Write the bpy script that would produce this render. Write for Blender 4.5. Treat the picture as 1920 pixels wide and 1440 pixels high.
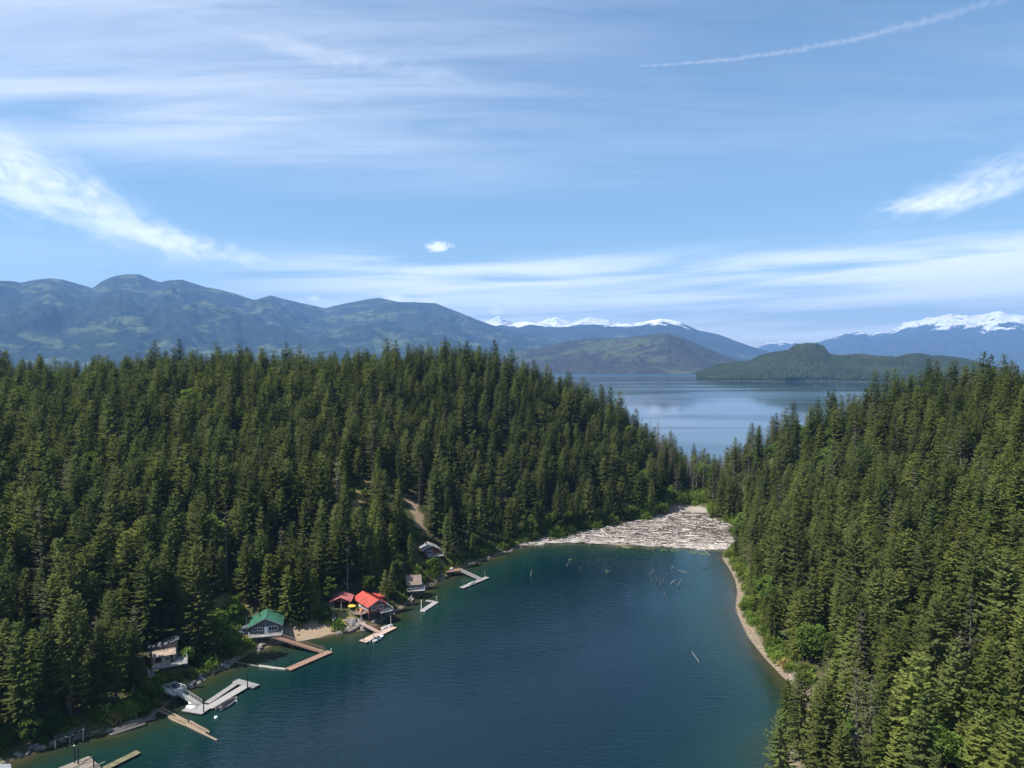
import bpy, bmesh, math, random
import numpy as np
from mathutils import Vector, Matrix

for o in list(bpy.data.objects): bpy.data.objects.remove(o)
SC = bpy.context.scene
COL = SC.collection
R = math.radians

# ------------------------------------------------------------------ camera, sky, sun, exposure
CAM_Z = 90.0
FPX = 1333.0
HOR = 678.0
PITCH = math.atan((720 - HOR) / FPX)
cam = bpy.data.cameras.new('camera'); camo = bpy.data.objects.new('camera', cam); COL.objects.link(camo)
cam.sensor_width = 36; cam.lens = FPX / 1920 * 36
cam.clip_start = 0.5; cam.clip_end = 120000
camo.location = (0, 0, CAM_Z); camo.rotation_euler = (math.pi/2 - PITCH, 0, 0)
SC.camera = camo
SC.render.resolution_x = 1024; SC.render.resolution_y = 768
SC.render.engine = 'CYCLES'
SC.view_settings.view_transform = 'Standard'; SC.view_settings.look = 'None'
SC.view_settings.exposure = 0.86; SC.view_settings.gamma = 1

SUN_AZ = R(-110)          # clockwise from +Y : to the left, a little behind the camera
SUN_EL = R(56)
sund = Vector((math.sin(SUN_AZ)*math.cos(SUN_EL), math.cos(SUN_AZ)*math.cos(SUN_EL), math.sin(SUN_EL)))
sl = bpy.data.lights.new('sun', 'SUN'); so = bpy.data.objects.new('sun', sl); COL.objects.link(so)
sl.energy = 5.0; sl.angle = R(0.5); sl.color = (1.0, 0.95, 0.87)
so.rotation_euler = (-sund).to_track_quat('-Z', 'Y').to_euler(); so.location = (-400, -50, 600)

class NT:
    """tiny helper to write node trees as expressions"""
    def __init__(s, tree): s.t = tree; s.n = tree.nodes; s.l = tree.links
    def node(s, typ, **kw):
        n = s.n.new(typ)
        for k, v in kw.items(): setattr(n, k, v)
        return n
    def put(s, sock, v):
        if v is None: return
        if isinstance(v, bpy.types.NodeSocket): s.l.new(v, sock)
        else:
            if isinstance(v, (tuple, list)) and sock.type == 'RGBA' and len(v) == 3: v = (*v, 1)
            sock.default_value = v
    def m(s, op, a, b=None, c=None, clamp=False):
        n = s.node('ShaderNodeMath', operation=op, use_clamp=clamp)
        s.put(n.inputs[0], a); s.put(n.inputs[1], b); s.put(n.inputs[2], c)
        return n.outputs[0]
    def mr(s, v, a, b, c=0.0, d=1.0, smooth=True):
        n = s.node('ShaderNodeMapRange', interpolation_type='SMOOTHSTEP' if smooth else 'LINEAR')
        for i, x in enumerate((v, a, b, c, d)): s.put(n.inputs[i], x)
        return n.outputs[0]
    def mix(s, f, a, b, blend='MIX'):
        n = s.node('ShaderNodeMix', data_type='RGBA', blend_type=blend)
        s.put(n.inputs[0], f); s.put(n.inputs[6], a); s.put(n.inputs[7], b)
        return n.outputs[2]
    def noise(s, vec, scale, detail=3.0, rough=0.5, dist=0.0):
        n = s.node('ShaderNodeTexNoise')
        s.put(n.inputs['Vector'], vec); n.inputs['Scale'].default_value = scale
        n.inputs['Detail'].default_value = detail; n.inputs['Roughness'].default_value = rough; n.inputs['Distortion'].default_value = dist
        return n.outputs[0]
    def vec(s, x, y, z=0.0):
        n = s.node('ShaderNodeCombineXYZ'); s.put(n.inputs[0], x); s.put(n.inputs[1], y); s.put(n.inputs[2], z); return n.outputs[0]
    def sep(s, v):
        n = s.node('ShaderNodeSeparateXYZ'); s.put(n.inputs[0], v); return n.outputs
    def map(s, v, scale=(1,1,1), rot=(0,0,0), loc=(0,0,0)):
        n = s.node('ShaderNodeMapping'); s.put(n.inputs[0], v)
        n.inputs[1].default_value = loc; n.inputs[2].default_value = rot; n.inputs[3].default_value = scale
        return n.outputs[0]
    def ramp(s, f, stops):
        n = s.node('ShaderNodeValToRGB'); s.put(n.inputs[0], f)
        e = n.color_ramp.elements
        while len(e) < len(stops): e.new(0.5)
        for i, (p, c) in enumerate(stops): e[i].position = p; e[i].color = (*c, 1)
        return n.outputs[0]

W = bpy.data.worlds.new('World'); SC.world = W; W.use_nodes = True
def build_world():
    t = NT(W.node_tree); t.n.clear()
    sky = t.node('ShaderNodeTexSky', sky_type='NISHITA'); sky.sun_disc = False
    sky.sun_elevation = SUN_EL; sky.sun_rotation = SUN_AZ
    sky.altitude = 90; sky.air_density = 1.0; sky.dust_density = 0.25; sky.ozone_density = 0.9
    d = t.node('ShaderNodeTexCoord').outputs['Generated']
    x, y, z = t.sep(d)
    zc = t.m('MAXIMUM', z, 0.012)
    # flat cloud layer: direction projected on a plane overhead
    px = t.m('DIVIDE', x, t.m('ADD', zc, 0.05)); py = t.m('DIVIDE', y, t.m('ADD', zc, 0.05))
    P = t.vec(px, py)
    az = t.m('ARCTAN2', x, y); el = t.m('ARCSINE', z)
    # long thin cirrus streaks lying across the view
    s1 = t.noise(t.map(P, (0.32, 1.7, 1), (0, 0, R(-7))), 1.0, 8, 0.58, 0.5)
    s2 = t.noise(t.map(P, (0.9, 4.6, 1), (0, 0, R(-4)), (3.1, 1.7, 0)), 1.0, 8, 0.6, 0.7)
    big = t.noise(t.map(P, (0.28, 0.45, 1), (0, 0, 0), (1.3, 4.2, 0)), 1.0, 2, 0.5)
    st = t.m('ADD', t.m('MULTIPLY', s1, 0.65), t.m('MULTIPLY', s2, 0.35))
    # high veil: more to the left and high up
    hi = t.mr(el, R(11.5), R(17.5))
    veilL = t.m('ADD', 0.26, t.m('MULTIPLY', t.mr(az, R(20), R(-26)), 0.80))
    m_hi = t.m('MULTIPLY', t.m('MULTIPLY', t.mr(st, 0.30, 0.66), hi), veilL)
    m_hi = t.m('MULTIPLY', m_hi, t.mr(big, 0.22, 0.55, 0.45, 1.0))
    # low bands over the horizon
    lo = t.m('MULTIPLY', t.mr(el, R(9.6), R(7.0)), t.mr(az, R(-26), R(-6), 0.12, 1.0))
    b1 = t.noise(t.vec(t.m('MULTIPLY', az, 2.3), t.m('ADD', t.m('MULTIPLY', el, 36), t.m('MULTIPLY', az, -1.3))), 1.0, 6, 0.55, 0.4)
    m_lo = t.m('MULTIPLY', t.mr(b1, 0.33, 0.60), lo)
    # single clouds: rotated soft patches in azimuth / elevation, torn by noise
    def patch(pxl, w, h, rot, lo_, hi_, sc):
        u, v = (pxl[0]-960)/FPX, (HOR-pxl[1])/FPX
        a0 = math.atan(u); e0 = math.atan(v*math.cos(a0))
        da = t.m('SUBTRACT', az, a0); de = t.m('SUBTRACT', el, e0)
        c, s_ = math.cos(rot), math.sin(rot)
        uu = t.m('ADD', t.m('MULTIPLY', da, c), t.m('MULTIPLY', de, s_)); vv = t.m('SUBTRACT', t.m('MULTIPLY', de, c), t.m('MULTIPLY', da, s_))
        n = t.noise(t.vec(t.m('MULTIPLY', uu, sc), t.m('MULTIPLY', vv, sc*2.4)), 1.0, 8, 0.66, 1.1)
        q = t.m('ADD', t.m('POWER', t.m('DIVIDE', uu, w), 2.0), t.m('POWER', t.m('DIVIDE', vv, h), 2.0))
        return t.m('MULTIPLY', t.mr(t.m('ADD', n, t.m('MULTIPLY', t.m('SUBTRACT', 1.0, q), 0.16)), lo_, hi_), t.m('EXPONENT', t.m('MULTIPLY', q, -0.75)))
    ms = [t.m('MULTIPLY', patch((170, 385), .150, .038, R(-24), 0.40, 0.95, 15), 0.66),
          t.m('MULTIPLY', patch((330, 452), .095, .016, R(-10), 0.36, 0.76, 17), 0.8),
          t.m('MULTIPLY', patch((20, 320), .14, .045, R(-18), 0.36, 0.80, 14), 0.8),
          t.m('MULTIPLY', patch((1850, 340), .110, .024, R(17), 0.36, 0.88, 18), 0.75),
          t.m('MULTIPLY', patch((1760, 380), .060, .012, R(4), 0.36, 0.76, 24), 0.8),
          t.m('MULTIPLY', patch((823, 464), .017, .0075, R(6), 0.36, 0.66, 75), 1.0),
          t.m('MULTIPLY', patch((745, 561), .020, .006, R(-5), 0.34, 0.68, 80), 1.0),
          t.m('MULTIPLY', patch((805, 568), .018, .005, R(-3), 0.34, 0.68, 85), 0.9),
          t.m('MULTIPLY', patch((932, 583), .012, .006, 0, 0.34, 0.68, 95), 0.8),
          t.m('MULTIPLY', patch((592, 560), .010, .004, 0, 0.34, 0.68, 95), 0.7),
          t.m('MULTIPLY', patch((640, 116), .16, .012, R(-5), 0.36, 0.85, 12), 0.55)]
    # contrail, thin at one end and spreading at the other
    u0, v0 = math.atan((1175-960)/FPX), math.atan((HOR-132)/FPX*math.cos(math.atan((1175-960)/FPX)))
    u1, v1 = math.atan((1880-960)/FPX), math.atan((HOR-8)/FPX*math.cos(math.atan((1880-960)/FPX)))
    ln = math.hypot(u1-u0, v1-v0); ca, sa = (u1-u0)/ln, (v1-v0)/ln
    da = t.m('SUBTRACT', az, u0); de = t.m('SUBTRACT', el, v0)
    al = t.m('ADD', t.m('MULTIPLY', da, ca), t.m('MULTIPLY', de, sa))
    ac = t.m('SUBTRACT', t.m('MULTIPLY', de, ca), t.m('MULTIPLY', da, sa))
    ac = t.m('ADD', ac, t.m('MULTIPLY', t.m('SINE', t.m('MULTIPLY', al, 7.5)), 0.006))
    wd = t.m('ADD', 0.0015, t.m('MULTIPLY', t.m('MAXIMUM', al, 0.0), 0.011))
    nn = t.noise(t.vec(t.m('MULTIPLY', al, 130), t.m('MULTIPLY', ac, 160)), 1.0, 4, 0.6)
    trail = t.mr(t.m('ADD', t.m('DIVIDE', t.m('ABSOLUTE', ac), wd), t.m('MULTIPLY', t.m('SUBTRACT', nn, 0.5), 3.4)), 1.1, -0.3)
    trail = t.m('MULTIPLY', t.m('MULTIPLY', trail, t.mr(al, 0.0, 0.03)), t.mr(al, 0.60, 0.25, 0.0, 0.26))
    ms.append(trail)
    tot = t.m('ADD', t.m('MULTIPLY', m_hi, 0.72), t.m('MULTIPLY', m_lo, 0.74), clamp=True)
    for q in ms:   # screen-like union
        tot = t.m('SUBTRACT', 1.0, t.m('MULTIPLY', t.m('SUBTRACT', 1.0, tot), t.m('SUBTRACT', 1.0, q)))
    cloudc = t.mix(t.mr(el, R(3), R(22)), (11.5, 11.7, 11.9), (6.2, 6.5, 7.3))
    hs = t.node('ShaderNodeHueSaturation'); hs.inputs['Saturation'].default_value = 1.16; hs.inputs['Hue'].default_value = 0.492; t.put(hs.inputs['Color'], sky.outputs[0])
    col = t.mix(tot, hs.outputs[0], cloudc)
    bg = t.node('ShaderNodeBackground'); bg.inputs[1].default_value = 0.088
    t.put(bg.inputs[0], col)
    o = t.node('ShaderNodeOutputWorld'); t.l.new(bg.outputs[0], o.inputs[0])
build_world()
W.cycles.sampling_method = 'MANUAL'; W.cycles.sample_map_resolution = 256

# ------------------------------------------------------------------ helpers
def unp(px, py, z=0.0):
    """pixel of the photograph -> point on the level z"""
    u = (px-960)/FPX; v = (720-py)/FPX
    dy = math.cos(PITCH) + v*math.sin(PITCH); dz = -math.sin(PITCH) + v*math.cos(PITCH)
    k = (z - CAM_Z)/dz
    return (u*k, dy*k)
def V3(px, py, z=0.0):
    x, y = unp(px, py, z); return Vector((x, y, z))
def proj(P):
    """world points (n,3) -> photo pixels and depth"""
    P = np.asarray(P, float); q = P - np.array([0, 0, CAM_Z])
    f = q[:, 1]*math.cos(PITCH) - q[:, 2]*math.sin(PITCH); up = q[:, 1]*math.sin(PITCH) + q[:, 2]*math.cos(PITCH)
    f = np.maximum(f, 1e-3)
    return 960 + q[:, 0]/f*FPX, 720 - up/f*FPX, f

def _hash(ix, iy, seed):
    h = (ix.astype(np.int64)*374761393 + iy.astype(np.int64)*668265263 + seed*982451653) & 0x7fffffff
    h = ((h ^ (h >> 13))*1274126177) & 0x7fffffff
    return ((h ^ (h >> 16)) & 0xffff)/65535.0
def vnoise(x, y, seed=0):
    x = np.asarray(x, float); y = np.asarray(y, float)
    ix = np.floor(x); iy = np.floor(y); fx = x-ix; fy = y-iy
    fx = fx*fx*(3-2*fx); fy = fy*fy*(3-2*fy)
    a = _hash(ix, iy, seed); b = _hash(ix+1, iy, seed); c = _hash(ix, iy+1, seed); d = _hash(ix+1, iy+1, seed)
    return (a*(1-fx)+b*fx)*(1-fy) + (c*(1-fx)+d*fx)*fy
def fbm(x, y, oct=4, seed=0, gain=0.5):
    s = 0; a = 1; n = 0
    for i in range(oct):
        s = s + a*vnoise(x*2**i+17.3*i, y*2**i-9.1*i, seed+i); n += a; a *= gain
    return s/n
def ridged(x, y, oct=4, seed=0):
    s = 0; a = 1; n = 0
    for i in range(oct):
        s = s + a*(1-np.abs(2*vnoise(x*2**i+7.7*i, y*2**i+3.3*i, seed+i)-1)); n += a; a *= 0.5
    return s/n

def tag(o, label=None, cat=None, group=None, kind=None):
    if label: o['label'] = label
    if cat: o['category'] = cat
    if group: o['group'] = group
    if kind: o['kind'] = kind
    return o
def link(o, parent=None):
    COL.objects.link(o)
    if parent: o.parent = parent
    return o
def thing(name, label, cat, loc=(0, 0, 0), rz=0.0, group=None):
    o = link(bpy.data.objects.new(name, None)); o.location = loc; o.rotation_euler = (0, 0, rz); o.empty_display_size = 0.5
    return tag(o, label, cat, group)

class MB:
    def __init__(s): s.v = []; s.f = []
    def add(s, vs, fs):
        b = len(s.v); s.v += [tuple(q) for q in vs]; s.f += [tuple(i+b for i in f) for f in fs]; return s
    def box(s, c, size, rz=0.0, M=None):
        x, y, z = [q/2 for q in size]
        vs = [Vector((sx*x, sy*y, sz*z)) for sz in (-1, 1) for sy in (-1, 1) for sx in (-1, 1)]
        T = Matrix.Translation(c) @ Matrix.Rotation(rz, 4, 'Z')
        if M: T = M @ T
        return s.add([T @ v for v in vs], [(0, 2, 3, 1), (4, 5, 7, 6), (0, 1, 5, 4), (2, 6, 7, 3), (0, 4, 6, 2), (1, 3, 7, 5)])
    def beam(s, p, q, w, h=None):
        """rectangular bar from p to q"""
        p = Vector(p); q = Vector(q); d = q-p; L = d.length
        if L < 1e-5: return s
        d /= L; h = h or w
        up = Vector((0, 0, 1)) if abs(d.z) < 0.99 else Vector((0, 1, 0))
        sd = d.cross(up).normalized(); u2 = sd.cross(d).normalized()
        vs = []
        for a in (p, q):
            for i, j in ((-1, -1), (1, -1), (1, 1), (-1, 1)): vs.append(a + sd*(i*w/2) + u2*(j*h/2))
        return s.add(vs, [(3, 2, 1, 0), (4, 5, 6, 7), (0, 1, 5, 4), (1, 2, 6, 5), (2, 3, 7, 6), (3, 0, 4, 7)])
    def tube(s, pts, rad, n=7, cap=True):
        pts = [Vector(p) for p in pts]; b = len(s.v); k = len(pts)
        for i, p in enumerate(pts):
            d = (pts[min(i+1, k-1)] - pts[max(i-1, 0)]).normalized()
            a = Vector((0, 0, 1)) if abs(d.z) < 0.9 else Vector((1, 0, 0))
            e1 = d.cross(a).normalized(); e2 = d.cross(e1)
            r = rad[i] if hasattr(rad, '__len__') else rad
            for j in range(n):
                t = 2*math.pi*j/n; s.v.append(tuple(p + (e1*math.cos(t)+e2*math.sin(t))*r))
        for i in range(k-1):
            for j in range(n):
                j2 = (j+1) % n; s.f.append((b+i*n+j, b+i*n+j2, b+(i+1)*n+j2, b+(i+1)*n+j))
        if cap:
            s.f.append(tuple(b+j for j in reversed(range(n)))); s.f.append(tuple(b+(k-1)*n+j for j in range(n)))
        return s
    def slab(s, poly, z0, z1):
        """vertical prism over a plan polygon (counter-clockwise)"""
        n = len(poly)
        vs = [(x, y, z0) for x, y in poly] + [(x, y, z1) for x, y in poly]
        return s.add(vs, [tuple(reversed(range(n))), tuple(range(n, 2*n))] + [(i, (i+1) % n, n+(i+1) % n, n+i) for i in range(n)])
    def sheet(s, a, b, c, d, th):
        """thick quad: a,b,c,d counter-clockwise seen from outside"""
        a, b, c, d = map(Vector, (a, b, c, d)); nrm = (b-a).cross(d-a).normalized()*th
        return s.add([a, b, c, d, a-nrm, b-nrm, c-nrm, d-nrm], [(0, 1, 2, 3), (7, 6, 5, 4), (0, 4, 5, 1), (1, 5, 6, 2), (2, 6, 7, 3), (3, 7, 4, 0)])
    def mesh(s, name, mat=None, smooth=False):
        me = bpy.data.meshes.new(name); me.from_pydata(s.v, [], s.f)
        if mat: me.materials.append(mat)
        if smooth: me.polygons.foreach_set('use_smooth', [True]*len(me.polygons))
        me.update(); return me
    def build(s, name, mat, parent=None, smooth=False, kind=None, label=None):
        o = link(bpy.data.objects.new(name, s.mesh(name, mat, smooth)), parent)
        if kind: o['kind'] = kind
        if label: o['label'] = label
        return o

def npmesh(name, v, f, mat=None, smooth=False):
    """fast mesh from arrays; f is (n,k)"""
    v = np.asarray(v, np.float32); f = np.asarray(f, np.int32); k = f.shape[1]
    me = bpy.data.meshes.new(name)
    me.vertices.add(len(v)); me.vertices.foreach_set('co', v.ravel())
    me.loops.add(f.size); me.loops.foreach_set('vertex_index', f.ravel())
    me.polygons.add(len(f)); me.polygons.foreach_set('loop_start', np.arange(0, f.size, k, dtype=np.int32)); me.polygons.foreach_set('loop_total', np.full(len(f), k, np.int32))
    if smooth: me.polygons.foreach_set('use_smooth', np.ones(len(f), bool))
    if mat: me.materials.append(mat)
    me.update(calc_edges=True); me.validate()
    return me
def gridfaces(nu, nv):
    i = np.arange(nu*nv).reshape(nv, nu)
    return np.stack([i[:-1, :-1], i[:-1, 1:], i[1:, 1:], i[1:, :-1]], -1).reshape(-1, 4)
def fattr(me, name, vals):
    a = me.attributes.new(name, 'FLOAT', 'POINT'); a.data.foreach_set('value', np.asarray(vals, np.float32))

# ------------------------------------------------------------------ materials
MATS = {}
def mat(name, col, rough=0.8, var=0.15, scale=3.0, bump=0.0, metal=0.0, stretch=None, spec=0.3, objvar=0.0):
    if name in MATS: return MATS[name]
    m = bpy.data.materials.new(name); m.use_nodes = True; t = NT(m.node_tree); t.n.clear()
    b = t.node('ShaderNodeBsdfPrincipled'); o = t.node('ShaderNodeOutputMaterial'); t.l.new(b.outputs[0], o.inputs[0])
    tc = t.node('ShaderNodeTexCoord').outputs['Object']
    if stretch: tc = t.map(tc, stretch)
    n = t.noise(tc, scale, 5, 0.6)
    dark = tuple(c*(1-var*1.6) for c in col); lite = tuple(min(1, c*(1+var)) for c in col)
    c = t.ramp(n, [(0.28, dark), (0.72, lite)])
    if objvar:
        r = t.node('ShaderNodeObjectInfo').outputs['Random']
        c = t.mix(1.0, c, t.ramp(r, [(0.0, (1-objvar,)*3), (1.0, (1+objvar*0.6, 1+objvar*0.5, 1+objvar*0.4))]), 'MULTIPLY')
    t.put(b.inputs['Base Color'], c); b.inputs['Roughness'].default_value = rough; b.inputs['Metallic'].default_value = metal
    b.inputs['Specular IOR Level'].default_value = spec
    if bump:
        bp = t.node('ShaderNodeBump'); bp.inputs['Strength'].default_value = bump; bp.inputs['Distance'].default_value = 0.1
        t.put(bp.inputs['Height'], t.noise(tc, scale*4, 4, 0.6)); t.l.new(bp.outputs[0], b.inputs['Normal'])
    MATS[name] = m; return m

def leafmat(name, c0, c1, trans=0.40, patch=True):
    """foliage: per-tree tint, small-scale mottling, some light through the leaves"""
    m = bpy.data.materials.new(name); m.use_nodes = True; t = NT(m.node_tree); t.n.clear()
    o = t.node('ShaderNodeOutputMaterial')
    rnd = t.node('ShaderNodeObjectInfo').outputs['Random']
    tc = t.node('ShaderNodeTexCoord').outputs['Object']
    n = t.noise(tc, 0.55, 4, 0.65)
    f = t.m('ADD', t.m('MULTIPLY', rnd, 0.75), t.m('MULTIPLY', t.m('SUBTRACT', n, 0.3), 0.75), clamp=True)
    c = t.mix(f, c0, c1)
    val = t.mr(t.m('FRACT', t.m('MULTIPLY', rnd, 7.31)), 0, 1, 0.70, 1.55, False)
    c = t.mix(1.0, c, t.node('ShaderNodeCombineXYZ').outputs[0], 'MULTIPLY') if False else c
    vm = t.node('ShaderNodeVectorMath', operation='SCALE'); t.put(vm.inputs[0], c); t.put(vm.inputs['Scale'], val)
    d = t.node('ShaderNodeBsdfDiffuse'); t.put(d.inputs[0], vm.outputs[0])
    tr = t.node('ShaderNodeBsdfTranslucent')
    v2 = t.node('ShaderNodeVectorMath', operation='MULTIPLY'); t.put(v2.inputs[0], vm.outputs[0]); v2.inputs[1].default_value = (1.15, 1.25, 0.55); t.put(tr.inputs[0], v2.outputs[0])
    mx = t.node('ShaderNodeMixShader'); mx.inputs[0].default_value = trans
    t.l.new(d.outputs[0], mx.inputs[1]); t.l.new(tr.outputs[0], mx.inputs[2]); t.l.new(mx.outputs[0], o.inputs[0])
    MATS[name] = m; return m

M_FIR = leafmat('fir_needles', (0.058, 0.082, 0.026), (0.132, 0.148, 0.048))
M_CEDAR = leafmat('cedar_fronds', (0.080, 0.105, 0.026), (0.155, 0.170, 0.046))
M_GREY = leafmat('thin_grey_needles', (0.075, 0.078, 0.046), (0.125, 0.115, 0.074), 0.15)
M_BROAD = leafmat('broad_leaves', (0.066, 0.115, 0.027), (0.125, 0.180, 0.040), 0.35)
M_SHRUB = leafmat('shrub_leaves', (0.070, 0.115, 0.024), (0.150, 0.190, 0.040), 0.3)
M_RUST = leafmat('dead_red_needles', (0.14, 0.075, 0.035), (0.20, 0.10, 0.05), 0.2)
M_DRY = leafmat('dry_grass', (0.13, 0.115, 0.035), (0.22, 0.18, 0.06), 0.25)
M_BARK = mat('bark', (0.085, 0.066, 0.050), 0.95, 0.35, 1.5, 0.3, stretch=(4, 4, 0.6))
M_SNAG = mat('weathered_dead_wood', (0.17, 0.155, 0.135), 0.95, 0.3, 1.2, 0.3, stretch=(3, 3, 0.5))
M_LOG = mat('bleached_driftwood', (0.44, 0.385, 0.345), 0.95, 0.3, 1.0, 0.3, stretch=(0.4, 4, 4), objvar=0.42)
M_LOGB = mat('floating_boom_wood', (0.255, 0.20, 0.14), 0.85, 0.35, 1.0, 0.3, stretch=(0.4, 4, 4), objvar=0.3)
M_LOGG = mat('grey_beached_wood', (0.20, 0.185, 0.165), 0.9, 0.35, 1.0, 0.3, stretch=(0.4, 4, 4), objvar=0.3)
M_ROCK = mat('shore_rock', (0.215, 0.195, 0.175), 0.95, 0.4, 0.8, 0.6, objvar=0.2)
M_GREYWOOD = mat('grey_deck_boards', (0.27, 0.26, 0.25), 0.85, 0.25, 1.6, 0.2, stretch=(6, 1, 1))
M_PALEWOOD = mat('pale_deck_boards', (0.32, 0.305, 0.29), 0.8, 0.18, 1.6, 0.2, stretch=(6, 1, 1))
M_REDWOOD = mat('red_brown_deck_boards', (0.27, 0.165, 0.12), 0.85, 0.25, 1.6, 0.2, stretch=(6, 1, 1))
M_PINKWOOD = mat('pinkish_deck_boards', (0.46, 0.33, 0.27), 0.85, 0.2, 1.6, 0.2, stretch=(6, 1, 1))
M_OLDWOOD = mat('old_dock_boards', (0.24, 0.205, 0.17), 0.9, 0.3, 1.2, 0.3, stretch=(5, 1, 1))
M_MOSSWOOD = mat('mossy_dock_boards', (0.165, 0.155, 0.09), 0.95, 0.4, 0.9, 0.3)
M_DARKWOOD = mat('dark_timber', (0.055, 0.045, 0.038), 0.9, 0.3, 2.0)
M_PILE = mat('dark_pile', (0.022, 0.020, 0.020), 0.7, 0.3, 2.0)
M_PALEPILE = mat('weathered_pile', (0.36, 0.33, 0.30), 0.9, 0.25, 2.0)
M_WHITE = mat('white_paint', (0.78, 0.78, 0.76), 0.5, 0.06, 1.5)
M_OFFWHITE = mat('grey_white_paint', (0.42, 0.42, 0.41), 0.6, 0.12, 1.5)
M_GREENROOF = mat('green_metal_roof', (0.052, 0.165, 0.108), 0.6, 0.32, 0.7, 0.0)
M_REDROOF = mat('red_metal_roof', (0.44, 0.085, 0.064), 0.6, 0.28, 0.7, 0.0)
M_FADEDRED = mat('faded_red_metal_roof', (0.42, 0.13, 0.125), 0.6, 0.12, 0.9, 0.0)
M_BROWNROOF = mat('brown_shingle_roof', (0.235, 0.175, 0.14), 0.95, 0.3, 2.2, 0.4)
M_GREYROOF = mat('grey_shingle_roof', (0.23, 0.225, 0.225), 0.9, 0.25, 2.2, 0.4)
M_DARKROOF = mat('dark_grey_roof', (0.085, 0.088, 0.095), 0.85, 0.2, 2.0)
M_TANROOF = mat('tan_patched_roof', (0.34, 0.26, 0.205), 0.9, 0.3, 1.1)
M_REARWALL = mat('brown_grey_plywood', (0.20, 0.16, 0.13), 0.85, 0.25, 1.2)
M_TANWALL = mat('tan_plywood', (0.40, 0.30, 0.23), 0.85, 0.2, 1.2)
M_GREYWALL = mat('slate_grey_siding', (0.085, 0.095, 0.110), 0.8, 0.15, 2.0, stretch=(0.3, 0.3, 5))
M_REDWALL = mat('dark_red_siding', (0.115, 0.040, 0.030), 0.8, 0.2, 2.0, stretch=(0.3, 0.3, 5))
M_BROWNWALL = mat('brown_red_siding', (0.22, 0.085, 0.060), 0.8, 0.2, 2.0, stretch=(0.3, 0.3, 5))
M_GREENWALL = mat('dark_green_siding', (0.045, 0.065, 0.060), 0.8, 0.2, 2.0, stretch=(0.3, 0.3, 5))
M_PALEWALL = mat('pale_grey_siding', (0.36, 0.38, 0.40), 0.8, 0.12, 2.0, stretch=(0.3, 0.3, 5))
M_GLASS = mat('window_glass', (0.02, 0.025, 0.03), 0.08, 0.2, 0.5, spec=0.8)
M_METAL = mat('galvanised_metal', (0.52, 0.55, 0.58), 0.38, 0.1, 1.0, metal=0.3)
M_BLACK = mat('black_cover', (0.012, 0.013, 0.016), 0.55, 0.3, 1.5)
M_NAVY = mat('blue_cover', (0.03, 0.05, 0.10), 0.5, 0.2, 1.5)
M_BLUE = mat('blue_plastic', (0.05, 0.15, 0.38), 0.5, 0.15, 1.5)
M_YELLOW = mat('yellow_fabric', (0.72, 0.42, 0.05), 0.8, 0.15, 1.5)
M_ORANGE = mat('orange_plastic', (0.60, 0.26, 0.05), 0.6, 0.15, 1.5)
M_LILY = leafmat('lily_leaf', (0.10, 0.17, 0.05), (0.22, 0.26, 0.07), 0.2)

# ------------------------------------------------------------------ the land around the cove
SHORE_PX = [(20,1428),(60,1413),(110,1397),(160,1383),(220,1369),(285,1346),(303,1330),(328,1312),(352,1292),(382,1272),(418,1254),(440,1241),
            (470,1226),(505,1213),(545,1204),(575,1201),(620,1191),(652,1186),(690,1181),(715,1166),(745,1147),(770,1131),(790,1116),(800,1102),
            (830,1087),(852,1074),(880,1061),(920,1046),(960,1031),(985,1023),(1060,1017),(1100,1018),(1180,1023),(1250,1024),(1300,1029),
            (1366,1032),(1352,1046),(1362,1060),(1376,1086),(1381,1110),(1377,1140),(1386,1165),(1401,1195),(1431,1235),(1466,1270),(1502,1300)]
SH = [unp(*p) for p in SHORE_PX] + [(76, 180), (63, 160), (55, 140), (50, 110), (46, 70), (44, 20), (44, -90), (-170, -90), (-165, 40), (-146, 110), (-124, 150)]
SHA = np.array(SH)
def lagoon_dist(x, y):
    """signed distance to the cove's edge: > 0 on land"""
    x = np.asarray(x, float); y = np.asarray(y, float); shp = x.shape; x = x.ravel(); y = y.ravel()
    A = SHA; B = np.roll(SHA, -1, 0); best = np.full(x.shape, 1e9); ins = np.zeros(x.shape, bool)
    for (ax, ay), (bx, by) in zip(A, B):
        dx, dy = bx-ax, by-ay; L = dx*dx+dy*dy
        t = np.clip(((x-ax)*dx+(y-ay)*dy)/L, 0, 1)
        best = np.minimum(best, np.hypot(x-ax-t*dx, y-ay-t*dy))
        c = ((ay > y) != (by > y))
        with np.errstate(divide='ignore', invalid='ignore'):
            ins ^= c & (x < (bx-ax)*(y-ay)/(by-ay if by != ay else 1e-9)+ax)
    return np.where(ins, -best, best).reshape(shp)

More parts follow.
